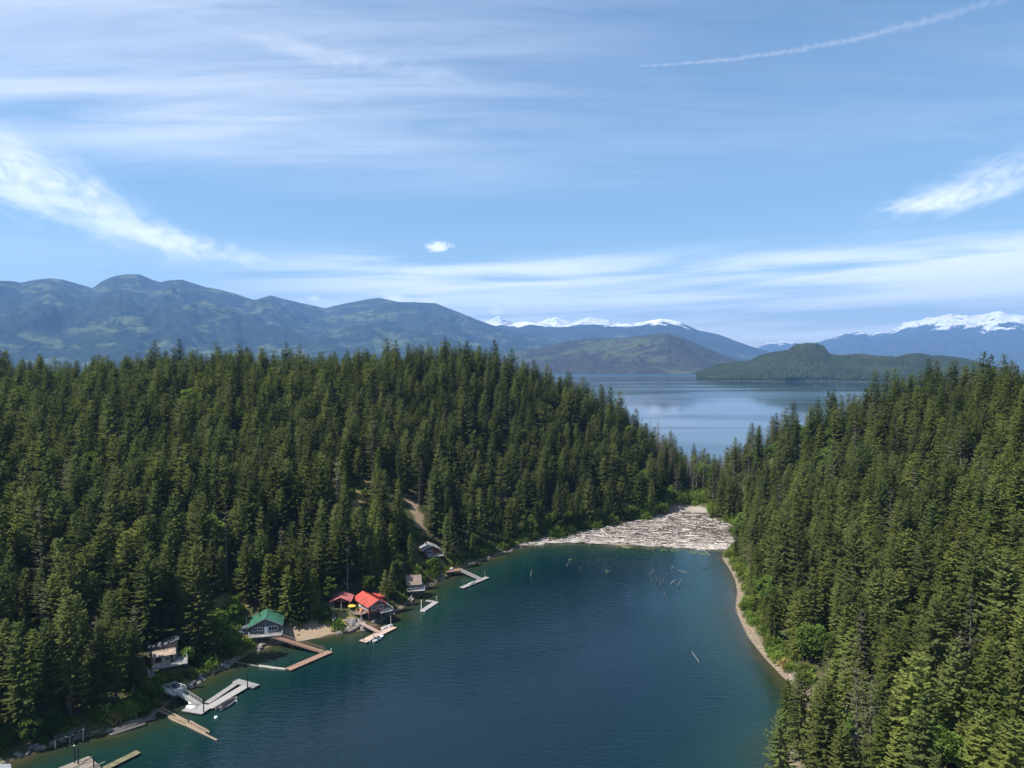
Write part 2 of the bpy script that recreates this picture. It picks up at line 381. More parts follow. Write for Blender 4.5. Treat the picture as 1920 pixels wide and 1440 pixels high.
CTRL = [(x, y, 0.2) for x, y in SH[::2]]
def crest(lst, th=24.8):
    for px, py, Y in lst:
        u = (px-960)/FPX; dep = (HOR-py)/FPX
        CTRL.append((u*Y, Y, CAM_Z + dep*Y - th))
crest([(-120,668,460),(0,672,470),(130,692,480),(260,672,485),(400,664,490),(600,662,495),(760,651,500),(870,646,500),(940,658,498),(1000,680,495),(1060,703,488),
       (1110,727,482),(1170,757,476),(1230,789,470),(1268,812,466)])
crest([(2050,655,300),(1920,674,330),(1850,694,370),(1780,692,388),(1730,694,400),(1680,705,410),(1600,727,420),(1525,754,430),(1450,780,445),(1385,806,455)])
CTRL += [(116,455,3.0),(133,462,2.5),(128,490,2.0),(140,520,1.2),(150,560,-2.5),(205,760,-6),(120,640,-5),(160,640,-6),(240,640,-6),
         (-34,610,38),(-34,720,-4),(60,600,4),(90,570,0.5),(-200,600,40),(-200,740,-3),(-400,600,42),(-520,620,40),(-400,740,0),(-520,450,62),(-520,250,66),
         (-330,250,46),(-250,160,38),(-230,60,34),(-330,60,55),(-520,60,70),(-520,-60,70),(-250,-60,36),
         (-150,260,28),(-110,330,36),(-60,390,42),(-210,330,46),(0,420,38),(40,425,26),(75,420,14),
         (210,500,12),(250,540,2),(300,560,-2),(330,500,14),(430,420,45),(450,620,-6),(450,300,74),(300,250,68),(200,200,50),(150,140,40),(110,90,26),(130,40,34),(220,60,60),(400,60,90),(400,-60,90),(120,-60,34),
         (120,210,14),(150,260,24),(130,330,11),(180,330,28),(160,390,17),(200,270,46)]
for p in ((1010,1010),(1100,1000),(1200,985),(1280,965),(1330,975),(1340,1005),(1240,1005),(1150,1008)):
    x, y = unp(*p, 0.9); CTRL.append((x, y, 0.9))
for (p, z) in (((560,1190),0.8),((600,1180),1.2),((640,1172),2.0),((548,1175),2.2),((480,1195),2.6),((500,1180),3.2),((665,1165),3.4),((690,1160),3.2),((640,1150),4.5),
               ((775,1110),2.4),((808,1048),6.0),((825,1040),6.0),((850,1064),1.8),((310,1262),4.0),((330,1275),2.2),((790,985),16.0),((780,950),23.0),((675,930),30.0),((675,960),26.0)):
    x, y = unp(*p, z); CTRL.append((x, y, z))
CT = np.array(CTRL)
def _tps_k(r2): return np.where(r2 > 0, r2*np.log(np.maximum(r2, 1e-12)), 0)
_s = 100.0
_A = CT[:, :2]/_s
_K = _tps_k(((_A[:, None]-_A[None])**2).sum(-1)) + np.eye(len(_A))*0.02
_P = np.c_[np.ones(len(_A)), _A]
_sol = np.linalg.solve(np.block([[_K, _P], [_P.T, np.zeros((3, 3))]]), np.r_[CT[:, 2], 0, 0, 0])
def tps(x, y):
    q = np.stack([np.ravel(x), np.ravel(y)], -1)/_s; out = np.empty(len(q))
    for i in range(0, len(q), 20000):
        b = q[i:i+20000]; out[i:i+20000] = _tps_k(((b[:, None]-_A[None])**2).sum(-1)) @ _sol[:-3] + _sol[-3] + b @ _sol[-2:]
    return out.reshape(np.shape(x))

def soft(x, y, pts, r):
    """1 inside a path of discs, fading out; pts = [(px,py,z,radius)]"""
    m = np.zeros(np.shape(x))
    for px, py, z, rad in pts:
        cx, cy = unp(px, py, z); d = np.hypot(x-cx, y-cy); m = np.maximum(m, np.clip((rad+r-d)/r, 0, 1))
    return m
BEACH = [(552,1190,.8,3.5),(575,1187,1,5),(598,1184,1.2,4.5),(618,1181,1.5,3.2)]
DRIVE = [(792,1000,13,1.2),(788,985,16,1.5),(785,970,19,1.7),(781,956,22,2.0),(774,948,23,1.8),(826,1052,5,4.0),(833,1062,3.5,3.0)]
CLEAR = [(672,915,31,3.0),(668,930,30,3.5),(680,945,28,3),(665,958,27,3),(436,1150,6,3.5)]
JAM = [(1075,1012,.9,5),(1110,1008,.9,8),(1150,1005,.9,10),(1195,1000,.9,14),(1235,994,.9,16),(1275,985,.9,17),(1288,967,.9,10),(1310,990,.9,17),(1335,1008,.9,10),(1352,1018,.9,7),(1030,1014,.9,4),(1000,1019,.9,3),(1250,1013,.9,9),(1285,1010,.9,9),(1210,1012,.9,8),(1265,1000,.9,12),(1312,1019,.9,7),(1290,962,.9,9)]
GX0, GX1, GY0, GY1, GS = -522.0, 462.0, -60.0, 762.0, 3.0
gx = np.arange(GX0, GX1+.1, GS); gy = np.arange(GY0, GY1+.1, GS)
XX, YY = np.meshgrid(gx, gy)
DD = lagoon_dist(XX, YY)
HH = tps(XX, YY)
nz = (fbm(XX/22, YY/22, 4, 5)-0.5)
bank = np.clip(DD/10, 0, 1)
jam = soft(XX, YY, JAM, 5.0); beach = soft(XX, YY, BEACH, 3.0)
land = np.maximum(HH, np.where(YY < 500, 0.12*np.minimum(DD, 12)+0.05, -9)) + nz*np.clip(DD/25, 0, 1)*5*(1-jam)*(1-beach)
land = np.where(DD > 0, land*1.0 + 0.0, 0)
near = np.clip(DD/6, 0, 1)
rs = np.clip((XX-40)/40, 0, 1)*(YY > 150)
land = np.where(DD > 0, land*near + ((0.14+.22*(1-rs))*DD)*(1-near), 0)
land = land*(1-jam) + jam*np.clip(0.3+0.045*DD, 0.05, 1.4)
bed = -np.minimum(0.30*np.abs(DD)+0.1, 9.0)
HT = np.where(DD > 0, land, bed)
def height(x, y):
    fx = np.clip((np.asarray(x, float)-GX0)/GS, 0, len(gx)-1.001); fy = np.clip((np.asarray(y, float)-GY0)/GS, 0, len(gy)-1.001)
    ix = fx.astype(int); iy = fy.astype(int); tx = fx-ix; ty = fy-iy
    return (HT[iy, ix]*(1-tx)+HT[iy, ix+1]*tx)*(1-ty) + (HT[iy+1, ix]*(1-tx)+HT[iy+1, ix+1]*tx)*ty
def h1(x, y): return float(height(np.array([x]), np.array([y]))[0])

def ground_material():
    m = bpy.data.materials.new('forest_ground'); m.use_nodes = True; t = NT(m.node_tree); t.n.clear()
    b = t.node('ShaderNodeBsdfPrincipled'); o = t.node('ShaderNodeOutputMaterial'); t.l.new(b.outputs[0], o.inputs[0])
    P = t.node('ShaderNodeNewGeometry').outputs['Position']
    def at(n): a = t.node('ShaderNodeAttribute'); a.attribute_name = n; return a.outputs['Fac']
    n1 = t.noise(P, 0.25, 6, 0.65); n2 = t.noise(P, 1.6, 5, 0.7); n3 = t.noise(P, 4.0, 3, 0.7)
    floor = t.ramp(n1, [(0.25, (0.030, 0.030, 0.014)), (0.5, (0.055, 0.060, 0.022)), (0.75, (0.085, 0.070, 0.040))])
    gravel = t.ramp(n2, [(0.25, (0.10, 0.078, 0.052)), (0.5, (0.19, 0.148, 0.105)), (0.78, (0.31, 0.26, 0.205))])
    sand = t.ramp(n2, [(0.2, (0.20, 0.148, 0.095)), (0.8, (0.33, 0.25, 0.172))])
    bark = t.ramp(n3, [(0.2, (0.14, 0.115, 0.095)), (0.8, (0.40, 0.35, 0.30))])
    dry = t.ramp(n2, [(0.2, (0.085, 0.085, 0.030)), (0.5, (0.20, 0.16, 0.06)), (0.8, (0.26, 0.19, 0.10))])
    jitter = t.m('MULTIPLY', t.m('SUBTRACT', n1, 0.5), 6.5)
    d = t.m('ADD', at('shore'), jitter)
    c = t.mix(t.mr(d, at('gravel'), t.m('MULTIPLY', at('gravel'), 0.4)), floor, gravel)
    c = t.mix(t.mr(t.m('ADD', at('dry'), t.m('MULTIPLY', t.m('SUBTRACT', n2, 0.5), 0.6)), 0.3, 0.7), c, dry)
    c = t.mix(t.mr(at('sand'), 0.2, 0.7), c, sand)
    c = t.mix(t.mr(at('jam'), 0.15, 0.6), c, bark)
    c = t.mix(t.mr(at('shore'), 0.9, 0.2), c, (0.075, 0.065, 0.05))   # wet line at the water's edge
    t.put(b.inputs['Base Color'], c); b.inputs['Roughness'].default_value = 0.95; b.inputs['Specular IOR Level'].default_value = 0.15
    bp = t.node('ShaderNodeBump'); bp.inputs['Strength'].default_value = 0.8; bp.inputs['Distance'].default_value = 0.25
    t.put(bp.inputs['Height'], n2); t.l.new(bp.outputs[0], b.inputs['Normal'])
    return m
me = npmesh('terrain', np.stack([XX, YY, HT], -1).reshape(-1, 3), gridfaces(len(gx), len(gy)), ground_material(), True)
sandm = np.maximum(beach, soft(XX, YY, DRIVE, 1.5)*1.0)
drym = np.maximum(soft(XX, YY, CLEAR, 4.0), soft(XX, YY, [(470,1205,2,5),(345,1270,3,5),(628,1170,2.6,4.5),(645,1172,2.6,4)], 4.0))
fattr(me, 'shore', np.where(DD > 0, DD, 0).ravel()); fattr(me, 'sand', sandm.ravel()); fattr(me, 'dry', drym.ravel()); fattr(me, 'jam', jam.ravel()); fattr(me, 'gravel', (np.where(XX > -94, 1.9, .9)+3.8*rs).ravel())
terrain = link(bpy.data.objects.new('terrain', me)); tag(terrain, 'wooded hills and gravel banks around the cove', 'terrain', kind='structure')

# ------------------------------------------------------------------ water
def water_material(name, cove):
    m = bpy.data.materials.new(name); m.use_nodes = True; t = NT(m.node_tree); t.n.clear()
    b = t.node('ShaderNodeBsdfPrincipled'); o = t.node('ShaderNodeOutputMaterial'); t.l.new(b.outputs[0], o.inputs[0])
    P = t.node('ShaderNodeNewGeometry').outputs['Position']
    if cove:
        a = t.node('ShaderNodeAttribute'); a.attribute_name = 'depth'; dep = a.outputs['Fac']
        n = t.noise(P, 0.06, 4, 0.6)
        dd = t.m('ADD', dep, t.m('MULTIPLY', t.m('SUBTRACT', n, 0.5), 8.0))
        c = t.ramp(t.m('DIVIDE', dd, 40.0, clamp=True), [(0.0, (0.040, 0.037, 0.019)), (0.10, (0.016, 0.026, 0.013)), (0.28, (0.007, 0.026, 0.021)), (0.6, (0.0025, 0.016, 0.019)), (1.0, (0.0018, 0.012, 0.019))])
        n1 = t.noise(t.map(P, (0.30, 0.75, 1), (0, 0, R(14))), 1.0, 3, 0.6, 0.3)
        n2 = t.noise(t.map(P, (0.9, 2.2, 1), (0, 0, R(-12))), 1.0, 2, 0.5, 0.2)
        h = t.m('ADD', n1, t.m('MULTIPLY', n2, 0.35))
        bp = t.node('ShaderNodeBump'); bp.inputs['Distance'].default_value = 0.35
        t.put(bp.inputs['Strength'], t.mr(t.noise(P, 0.018, 3, 0.5), 0.3, 0.7, 0.18, 0.5)); t.put(bp.inputs['Height'], h); t.l.new(bp.outputs[0], b.inputs['Normal'])
        b.inputs['Roughness'].default_value = 0.06
    else:
        c = (0.006, 0.026, 0.040)
        n1 = t.noise(t.map(P, (0.0009, 0.004, 1), (0, 0, R(3))), 1.0, 4, 0.6, 0.6)
        n2 = t.noise(t.map(P, (0.02, 0.06, 1)), 1.0, 4, 0.6)
        yy = t.sep(P)[1]
        wind = t.m('MULTIPLY', t.mr(yy, 3900, 4700), t.mr(t.noise(t.map(P, (0.0004, 0.0030, 1)), 1.0, 3, 0.5), 0.35, 0.5))
        n1 = t.m('MAXIMUM', n1, t.m('MULTIPLY', wind, 0.9))
        t.put(b.inputs['Roughness'], t.m('ADD', t.mr(n1, 0.46, 0.62, 0.06, 0.17), t.m('MULTIPLY', wind, 0.20)))
        bp = t.node('ShaderNodeBump'); bp.inputs['Distance'].default_value = 0.5; t.put(bp.inputs['Strength'], t.m('ADD', t.mr(n1, 0.46, 0.64, 0.06, 0.18), t.m('MULTIPLY', wind, 0.35)))
        t.put(bp.inputs['Height'], n2); t.l.new(bp.outputs[0], b.inputs['Normal'])
    t.put(b.inputs['Base Color'], c); b.inputs['IOR'].default_value = 1.333; b.inputs['Specular IOR Level'].default_value = 0.5
    return m
wx = np.arange(-180, 150.1, 3.0); wy = np.arange(-90, 380.1, 3.0); WX, WY = np.meshgrid(wx, wy)
me = npmesh('cove_water', np.stack([WX, WY, np.zeros_like(WX)], -1).reshape(-1, 3), gridfaces(len(wx), len(wy)), water_material('cove_water', True), True)
fattr(me, 'depth', np.maximum(-lagoon_dist(WX, WY), 0).ravel())
tag(link(bpy.data.objects.new('cove_water', me)), 'dark blue green rippled water of the cove', 'water', kind='structure')
me = npmesh('lake_water', [(-30000, 400, -0.02), (30000, 400, -0.02), (30000, 27000, -0.02), (-30000, 27000, -0.02)], [(0, 1, 2, 3)], water_material('lake_water', False))
tag(link(bpy.data.objects.new('lake_water', me)), 'wide pale lake beyond the wooded gap', 'water', kind='structure')

# ------------------------------------------------------------------ far shores and mountains
def hill_material(name, dark, lite, clear, rock, clear_amt=0.62, snow=None, sc=1.0, strand=None):
    m = bpy.data.materials.new(name); m.use_nodes = True; t = NT(m.node_tree); t.n.clear()
    b = t.node('ShaderNodeBsdfPrincipled'); o = t.node('ShaderNodeOutputMaterial'); t.l.new(b.outputs[0], o.inputs[0])
    P = t.node('ShaderNodeNewGeometry').outputs['Position']
    f = t.noise(P, 0.012/sc, 6, 0.72)
    c = t.mix(t.mr(f, 0.3, 0.7), dark, lite)
    pt = t.noise(t.map(P, (1, 1, 2.5)), 0.0016/sc, 4, 0.62, 0.6)
    pt2 = t.noise(P, 0.006/sc, 4, 0.7)
    c = t.mix(t.m('MULTIPLY', t.mr(pt, clear_amt, clear_amt+0.05), t.mr(pt2, 0.4, 0.55)), c, clear)
    rk = t.noise(t.map(P, (1, 1, 0.6)), 0.0042/sc, 6, 0.72, 0.4)
    c = t.mix(t.mr(rk, 0.62, 0.70), c, rock)
    if strand: c = t.mix(t.mr(t.m('ADD', t.sep(P)[2], t.m('MULTIPLY', f, 8.0)), strand+4, strand), c, (0.21, 0.18, 0.15))
    if snow:
        z = t.sep(P)[2]; sn = t.noise(P, 0.0022/sc, 6, 0.72)
        zz = t.m('ADD', z, t.m('MULTIPLY', t.m('SUBTRACT', sn, 0.5), snow[1]))
        N = t.node('ShaderNodeNewGeometry').outputs['Normal']
        steep = t.mr(t.sep(N)[2], 0.2, 0.5)
        c = t.mix(t.m('MULTIPLY', t.mr(zz, snow[0], snow[0]+60), t.m('MAXIMUM', steep, t.mr(zz, snow[0]+250, snow[0]+500))), c, t.mix(t.mr(t.noise(t.map(P, (1, 1, 0.5)), 0.0055/sc, 5, 0.75, 0.6), 0.55, 0.62), (0.86, 0.88, 0.92), (0.16, 0.17, 0.19)))
    t.put(b.inputs['Base Color'], c); b.inputs['Roughness'].default_value = 1.0; b.inputs['Specular IOR Level'].default_value = 0.0
    bp = t.node('ShaderNodeBump'); bp.inputs['Strength'].default_value = 1.0; bp.inputs['Distance'].default_value = 45*sc
    t.put(bp.inputs['Height'], t.noise(P, 0.02/sc, 5, 0.7)); t.l.new(bp.outputs[0], b.inputs['Normal'])
    return m

def mountain(name, label, sil, r_foot, r_crest, r_back, material, rough, seed, na=260, nr=70, prof=1.15, warp=0.10, jag=0.0, foot_px=None):
    """heightfield: crest heights follow the skyline at its own distance; spurs and gullies run down to the lake"""
    s = np.array(sil, float); az = np.arctan((s[:, 0]-960)/FPX)
    el = np.arctan((HOR-s[:, 1])/FPX*np.cos(az))
    a = np.linspace(az[0], az[-1], na); e = np.interp(a, az, el)
    k = np.array([1, 2, 1.0]); k /= k.sum(); e = np.convolve(np.pad(e, 1, mode='edge'), k, 'valid')
    rr = np.linspace(0, 1, nr)                      # 0 foot .. 0.62 crest .. 1 back
    A, T = np.meshgrid(a, rr); E = np.broadcast_to(e, A.shape)
    crest_wob = 1 + warp*(fbm(A*9+seed, A*0+seed, 3, seed)-0.5)
    rc = r_crest*crest_wob
    rf = r_foot*(1 + 0.10*(fbm(A*12+seed*2, A*0+3, 3, seed+9)-0.5))
    rad = np.where(T < 0.62, rf+(rc-rf)*(T/0.62), rc+(r_back-r_crest)*((T-0.62)/0.38))
    hc = rc*np.tan(E) + CAM_Z
    up = np.clip(T/0.62, 0, 1); dn = np.clip((T-0.62)/0.38, 0, 1)
    base = np.where(T < 0.62, up**prof, 1-0.8*dn**1.2)
    X = np.sin(A)*rad; Y = np.cos(A)*rad
    L = (r_crest-r_foot)
    spur = ridged(X/(L*0.30)+seed, Y/(L*0.55), 5, seed)-0.62
    fine = fbm(X/(L*0.07), Y/(L*0.07), 4, seed+3)-0.5
    env = np.clip(4*up*(1-up), 0, 1)*(T <= 0.62) + (T > 0.62)*np.clip(dn*3, 0, 1)*0.7
    Z = hc*base + (spur*0.62+fine*0.34)*rough*env*np.maximum(hc, 60)
    if jag: Z += jag*1.6*hc*(ridged(X/1100, Y/1100, 5, seed+8)-0.62)*np.clip((T-.3)/.25, 0, 1)
    if jag: Z += jag*(ridged(A*90, A*0, 3, seed+5)-0.6)*np.exp(-((T-0.62)/0.05)**2)*hc
    # never rise above the sight line of the skyline before the crest
    lim = CAM_Z + rad*np.tan(E) - 4
    Z = np.where((T < 0.61), np.minimum(Z, lim), Z)
    Z[0] = -6; Z = np.maximum(Z, -6)
    me = npmesh(name, np.stack([X, Y, Z], -1).reshape(-1, 3), gridfaces(na, nr), material, True)
    o = link(bpy.data.objects.new(name, me)); return tag(o, label, 'mountain', kind='structure')

FORE = ((0.017, 0.029, 0.022), (0.040, 0.054, 0.036), (0.095, 0.118, 0.056), (0.12, 0.108, 0.10))
M_HILL1 = hill_material('west_mountain_forest', *FORE, 0.52)
M_HILL2 = hill_material('burnt_hill', (0.034, 0.038, 0.038), (0.060, 0.062, 0.054), (0.082, 0.098, 0.056), (0.100, 0.082, 0.085), 0.50)
M_HILL3 = hill_material('mid_range_forest', *FORE, 0.60, snow=(880, 900), sc=1.3)
M_SNOW = hill_material('snow_range', (0.03, 0.05, 0.04), (0.07, 0.08, 0.06), (0.13, 0.14, 0.10), (0.20, 0.18, 0.17), 0.66, snow=(960, 1500), sc=1.6)
M_ISLE = hill_material('island_floor', (0.016, 0.024, 0.016), (0.036, 0.044, 0.026), (0.06, 0.07, 0.035), (0.11, 0.095, 0.085), 0.7, sc=0.35, strand=2.0)

mountain('snow_mountains', 'distant snow covered mountain range beyond the lake', [(700,640),(860,615),(905,606),(922,599),(936,593),(946,597),(960,606),(985,604),(1000,608),(1025,602),(1042,596),(1056,602),(1072,606),(1088,599),(1102,594),(1114,598),(1130,601),(1150,606),(1290,622),(1400,662),(1440,660),(1465,658),(1488,655),(1515,648),(1560,634),(1590,626),(1618,618),(1636,626),(1665,620),(1700,606),(1730,596),(1760,591),(1800,593),(1840,594),(1872,585),(1895,590),(1930,588),(2000,600),(2150,596),(2400,620)],
         18000, 24000, 26500, M_SNOW, 0.6, 21, 760, 120, 0.95, 0.04, 0.07)
M_SNOW2 = hill_material('far_snow_peak', (0.03, 0.05, 0.04), (0.07, 0.08, 0.06), (0.13, 0.14, 0.10), (0.20, 0.18, 0.17), 0.66, snow=(650, 700), sc=1.6)
mountain('far_snow_peak', 'small white snow peak showing behind the island', [(1390,668),(1415,655),(1432,646),(1442,641),(1455,644),(1466,639),(1478,643),(1490,641),(1505,646),(1520,652),(1560,662),(1600,670)],
         21500, 25500, 26800, M_SNOW2, 0.5, 27, 160, 60, 0.95, 0.02, 0.03)
mountain('mid_mountains', 'long forested mountain with snow patches sloping down to the far lake shore', [(600,660),(800,620),(900,610),(950,608),(985,602),(1010,607),(1050,609),(1090,606),(1130,609),(1180,607),(1210,602),(1240,597),(1262,601),(1275,604),(1310,620),(1345,627),(1380,640),(1410,650),(1440,659),(1470,670),(1500,677)],
         11500, 16000, 18000, M_HILL3, 0.5, 33, 460, 80, 0.9, 0.06, 0.02)
mountain('west_mountains', 'rounded blue forested mountains along the western shore', [(-500,560),(-300,540),(-120,545),(0,527),(25,528),(42,531),(65,526),(95,522),(120,525),(145,532),(176,541),(195,528),(215,519),(240,515),(265,515),(285,524),(303,530),(322,526),(342,525),(380,537),(410,543),(440,550),(475,562),(520,585),(580,612),(650,640),(720,660)],
         7000, 11500, 14000, M_HILL1, 0.8, 47, 520, 130, 0.95, 0.08, 0.006)
mountain('second_west_mountains', 'blue forested mountain with a long shoulder behind the wooded point', [(380,580),(450,566),(490,560),(510,554),(530,560),(565,568),(590,573),(608,578),(640,571),(690,561),(714,559),(745,566),(790,568),(818,569),(855,584),(890,598),(930,612),(980,625),(1040,640),(1100,655),(1180,672),(1260,678)],
         8000, 12800, 15200, M_HILL1, 0.8, 59, 520, 130, 0.9, 0.06, 0.008)
mountain('burnt_hill', 'low brown and green patched hill on the far lake shore', [(880,672),(940,664),(1000,655),(1060,640),(1110,634),(1160,634),(1200,630),(1225,626),(1250,624),(1275,631),(1300,642),(1330,655),(1360,668),(1400,680),(1430,686)],
         5400, 7400, 8600, M_HILL2, 0.7, 71, 360, 90, 0.85, 0.05)
isle = mountain('island_hill', 'dark wooded island in the lake', [(1306,703),(1325,695),(1345,688),(1375,684),(1405,681),(1425,671),(1450,665),(1475,661),(1490,651),(1510,648),(1528,648),(1544,653),(1554,668),(1575,671),(1612,668),(1640,672),(1680,674),(1700,669),(1722,667),(1745,671),(1765,672),(1800,676),(1830,683),(1862,693),(1900,702)],
         3450, 3950, 4500, M_ISLE, 0.35, 83, 340, 60, 0.75, 0.04)

# ------------------------------------------------------------------ tree shapes (about 30 m tall firs, scaled per tree)
def diamonds(B, D, Ln, Wd, sag=0.25):
    """leaf-spray faces: B base, D unit direction, Ln length, Wd half width -> verts, quads-as-two-tris"""
    up = np.array([0, 0, 1.0]); S = np.cross(D, up); S /= np.maximum(np.linalg.norm(S, axis=1, keepdims=True), 1e-6)
    mid = B + D*(Ln*0.42)[:, None]; dn = up*(Wd*sag)[:, None]
    Vv = np.stack([B, mid - S*Wd[:, None] - dn, B + D*Ln[:, None], mid + S*Wd[:, None] - dn], 1).reshape(-1, 3)
    k = np.arange(len(B))*4
    F = np.concatenate([np.stack([k, k+1, k+2], 1), np.stack([k, k+2, k+3], 1)])
    return Vv, F
def conifer(seed, H=30, Rm=6.1, z0f=0.10, nwh=36, nbr=6, droop=0.30, up=0.5, spray=1.1, wid=0.30, shape=0.54, dens=2.0, lack=0.05, uneven=0.25):
    g = np.random.default_rng(seed); z0 = H*z0f
    B = []; D = []; Ln = []; Wd = []
    bend = g.normal(0, 0.25, 2)
    side = g.uniform(0, 6.28)
    for i in range(nwh):
        t = (i+g.uniform(0, .9))/nwh; z = z0+(H-z0)*t
        env = Rm*((1-t)**shape)*min(1, .5+t*4.0)*(1+uneven*math.sin(i*1.7+seed)*0.4)
        nb = nbr if t < .8 else max(4, nbr-2); a0 = g.uniform(0, 6.28)
        for b in range(nb):
            if g.random() < lack: continue
            az = a0+6.283*b/nb+g.normal(0, .28)
            L = env*g.uniform(1-uneven*1.3, 1+uneven*.7)*(1+0.12*math.cos(az-side))+.22
            p0 = -droop+(up+droop)*t**1.25+g.normal(0, .09)
            ca, sa = math.cos(az), math.sin(az)
            n = max(2, int(1.6+L*dens))
            ox, oy = bend*(z/H)**2*2.0
            for k in range(n+1):
                s = min(1.0, .12+.88*(k+g.uniform(0, .8))/n)
                r = L*s; zz = z+r*math.sin(p0)+.10*L*s*s-(.05*L*math.sin(3.1*s))
                base = (ox+ca*r*math.cos(p0), oy+sa*r*math.cos(p0), zz)
                for sd in (-1, 1):
                    an = az+sd*g.uniform(.45, 1.15)*(1.15-.55*s); le = spray*g.uniform(.6, 1.15)*(.55+.6*(1-s))*min(1.0, .45+L/3)
                    e = g.normal(-.22, .22)
                    B.append(base); D.append((math.cos(an)*math.cos(e), math.sin(an)*math.cos(e), math.sin(e))); Ln.append(le); Wd.append(wid*g.uniform(.7, 1.25)*min(1, .55+L/4))
            tip = (ox+ca*L*.9*math.cos(p0), oy+sa*L*.9*math.cos(p0), z+.9*L*math.sin(p0)+.08*L)
            B.append(tip); D.append((ca*.97, sa*.97, .2)); Ln.append(spray*.7*min(1, .4+L/3)); Wd.append(wid*.8*min(1, .5+L/4))
    top = (bend[0]*2.0, bend[1]*2.0, H-0.9)
    for k in range(5):
        an = k*1.2566; B.append(top); D.append((math.cos(an)*.28, math.sin(an)*.28, .95)); Ln.append(g.uniform(.8, 1.3)); Wd.append(.16)
    D = np.array(D); D /= np.linalg.norm(D, axis=1, keepdims=True)
    v, f = diamonds(np.array(B), D, np.array(Ln), np.array(Wd))
    tr = MB(); pts = [(bend[0]*(q**2)*2, bend[1]*(q**2)*2, H*q*.97-(1.2 if q == 0 else 0)) for q in (0, .12, .3, .5, .7, .88, 1)]
    tr.tube(pts, [H*.0165, H*.0135, H*.0115, H*.0085, H*.0055, H*.0025, .02], 7, False)
    for k in range(7):       # dead lower limbs
        z = H*g.uniform(.06, z0f+.08); an = g.uniform(0, 6.28); L = g.uniform(.8, 2.2)
        tr.tube([(0, 0, z), (math.cos(an)*L, math.sin(an)*L, z-.15*L)], [.06, .02], 4, False)
    return v, f, tr
def broadleaf(seed, H=16, Rm=5.0, nblob=46, nleaf=62, leaf=0.55, stems=3, flat=0.8):
    g = np.random.default_rng(seed); cz = H*.62; rz = H*.38
    B = []; D = []
    C = []
    for i in range(nblob):
        u = g.normal(0, 1, 3); u /= np.linalg.norm(u); r = g.uniform(.45, 1)**.5
        c = np.array([u[0]*Rm*r, u[1]*Rm*r, cz+u[2]*rz*r]); br = g.uniform(.16, .30)*Rm
        C.append(c)
        q = g.normal(0, 1, (nleaf, 3)); q /= np.linalg.norm(q, axis=1, keepdims=True)
        q[:, 2] = np.where(q[:, 2] < -.3, -q[:, 2], q[:, 2])
        B.append(c+q*br*g.uniform(.6, 1.05, (nleaf, 1))*np.array([1, 1, flat])); dd = q+g.normal(0, .55, (nleaf, 3)); dd[:, 2] -= .35; D.append(dd)
    B = np.concatenate(B); D = np.concatenate(D); D /= np.linalg.norm(D, axis=1, keepdims=True)
    v, f = diamonds(B, D, g.uniform(.7, 1.3, len(B))*leaf*1.5, g.uniform(.7, 1.3, len(B))*leaf*.55, .35)
    tr = MB(); tr.tube([(0, 0, -1), (.1, .1, H*.25), (.1, -.1, H*.6), (0, 0, H*.85)], [H*.02, H*.016, H*.01, .03], 7, False)
    for c in C[:max(stems*4, 6)]: tr.tube([(0, 0, H*g.uniform(.2, .5)), tuple(c)], [H*.006, .02], 4, False)
    return v, f, tr
def shrub(seed, H=2.6, Rm=1.9, n=520, leaf=.34):
    g = np.random.default_rng(seed)
    q = g.normal(0, 1, (n, 3)); q /= np.linalg.norm(q, axis=1, keepdims=True); q[:, 2] = np.abs(q[:, 2])
    lump = 1+.35*np.sin(q[:, 0]*5+seed)*np.cos(q[:, 1]*6+seed*2)
    r = g.uniform(.45, 1, n)**.6*lump
    B = np.stack([q[:, 0]*Rm*r, q[:, 1]*Rm*r, q[:, 2]*H*r*.85+.05], 1)
    D = q+g.normal(0, .6, (n, 3)); D[:, 2] += .1; D /= np.linalg.norm(D, axis=1, keepdims=True)
    v, f = diamonds(B, D, g.uniform(.7, 1.4, n)*leaf*1.5, g.uniform(.6, 1.2, n)*leaf*.5, .3)
    tr = MB()
    for k in range(5):
        an = k*1.25+seed; tr.tube([(0, 0, -.4), (math.cos(an)*Rm*.45, math.sin(an)*Rm*.45, H*.6)], [.06, .02], 4, False)
    return v, f, tr

VAR = []     # (kind, crown mesh, trunk mesh, height, radius)
def addvar(kind, vft, mleaf, mtrunk, H, Rr):
    v, f, tr = vft
    VAR.append((kind, npmesh(kind+'_crown', v, f, mleaf), tr.mesh(kind+'_trunk', mtrunk, True), H, Rr))
for s_, kw in ((1, {}), (2, dict(Rm=5.7, nwh=38)), (3, dict(Rm=6.2, shape=.5, droop=.22, lack=.12, uneven=.38)), (4, dict(Rm=4.3, shape=.55, z0f=.2)), (5, dict(Rm=6.2, shape=.62, droop=.36, lack=.1)), (6, dict(Rm=5.2, z0f=.3, lack=.18, uneven=.42, shape=.5))):
    addvar('fir_tree', conifer(s_*11, **kw), M_FIR, M_BARK, 30, kw.get('Rm', 5.4))
for s_, kw in ((1, {}), (2, dict(Rm=4.4)), (3, dict(Rm=5.4, shape=.55))):
    a = dict(H=26, Rm=5.4, z0f=.05, nwh=34, nbr=6, droop=.5, up=.35, spray=1.05, wid=.33, shape=.52, dens=2.0, lack=.03, uneven=.2); a.update(kw)
    addvar('cedar_tree', conifer(s_*23+5, **a), M_CEDAR, M_BARK, 26, a['Rm'])
for s_, kw in ((1, {}), (2, dict(z0f=.35, lack=.45))):
    a = dict(H=27, Rm=3.5, z0f=.22, nwh=30, nbr=5, droop=.35, up=.3, spray=.75, wid=.17, shape=.6, dens=1.8, lack=.3, uneven=.45); a.update(kw)
    addvar('sparse_grey_fir', conifer(s_*31+2, **a), M_GREY, M_SNAG, 27, 2.9)
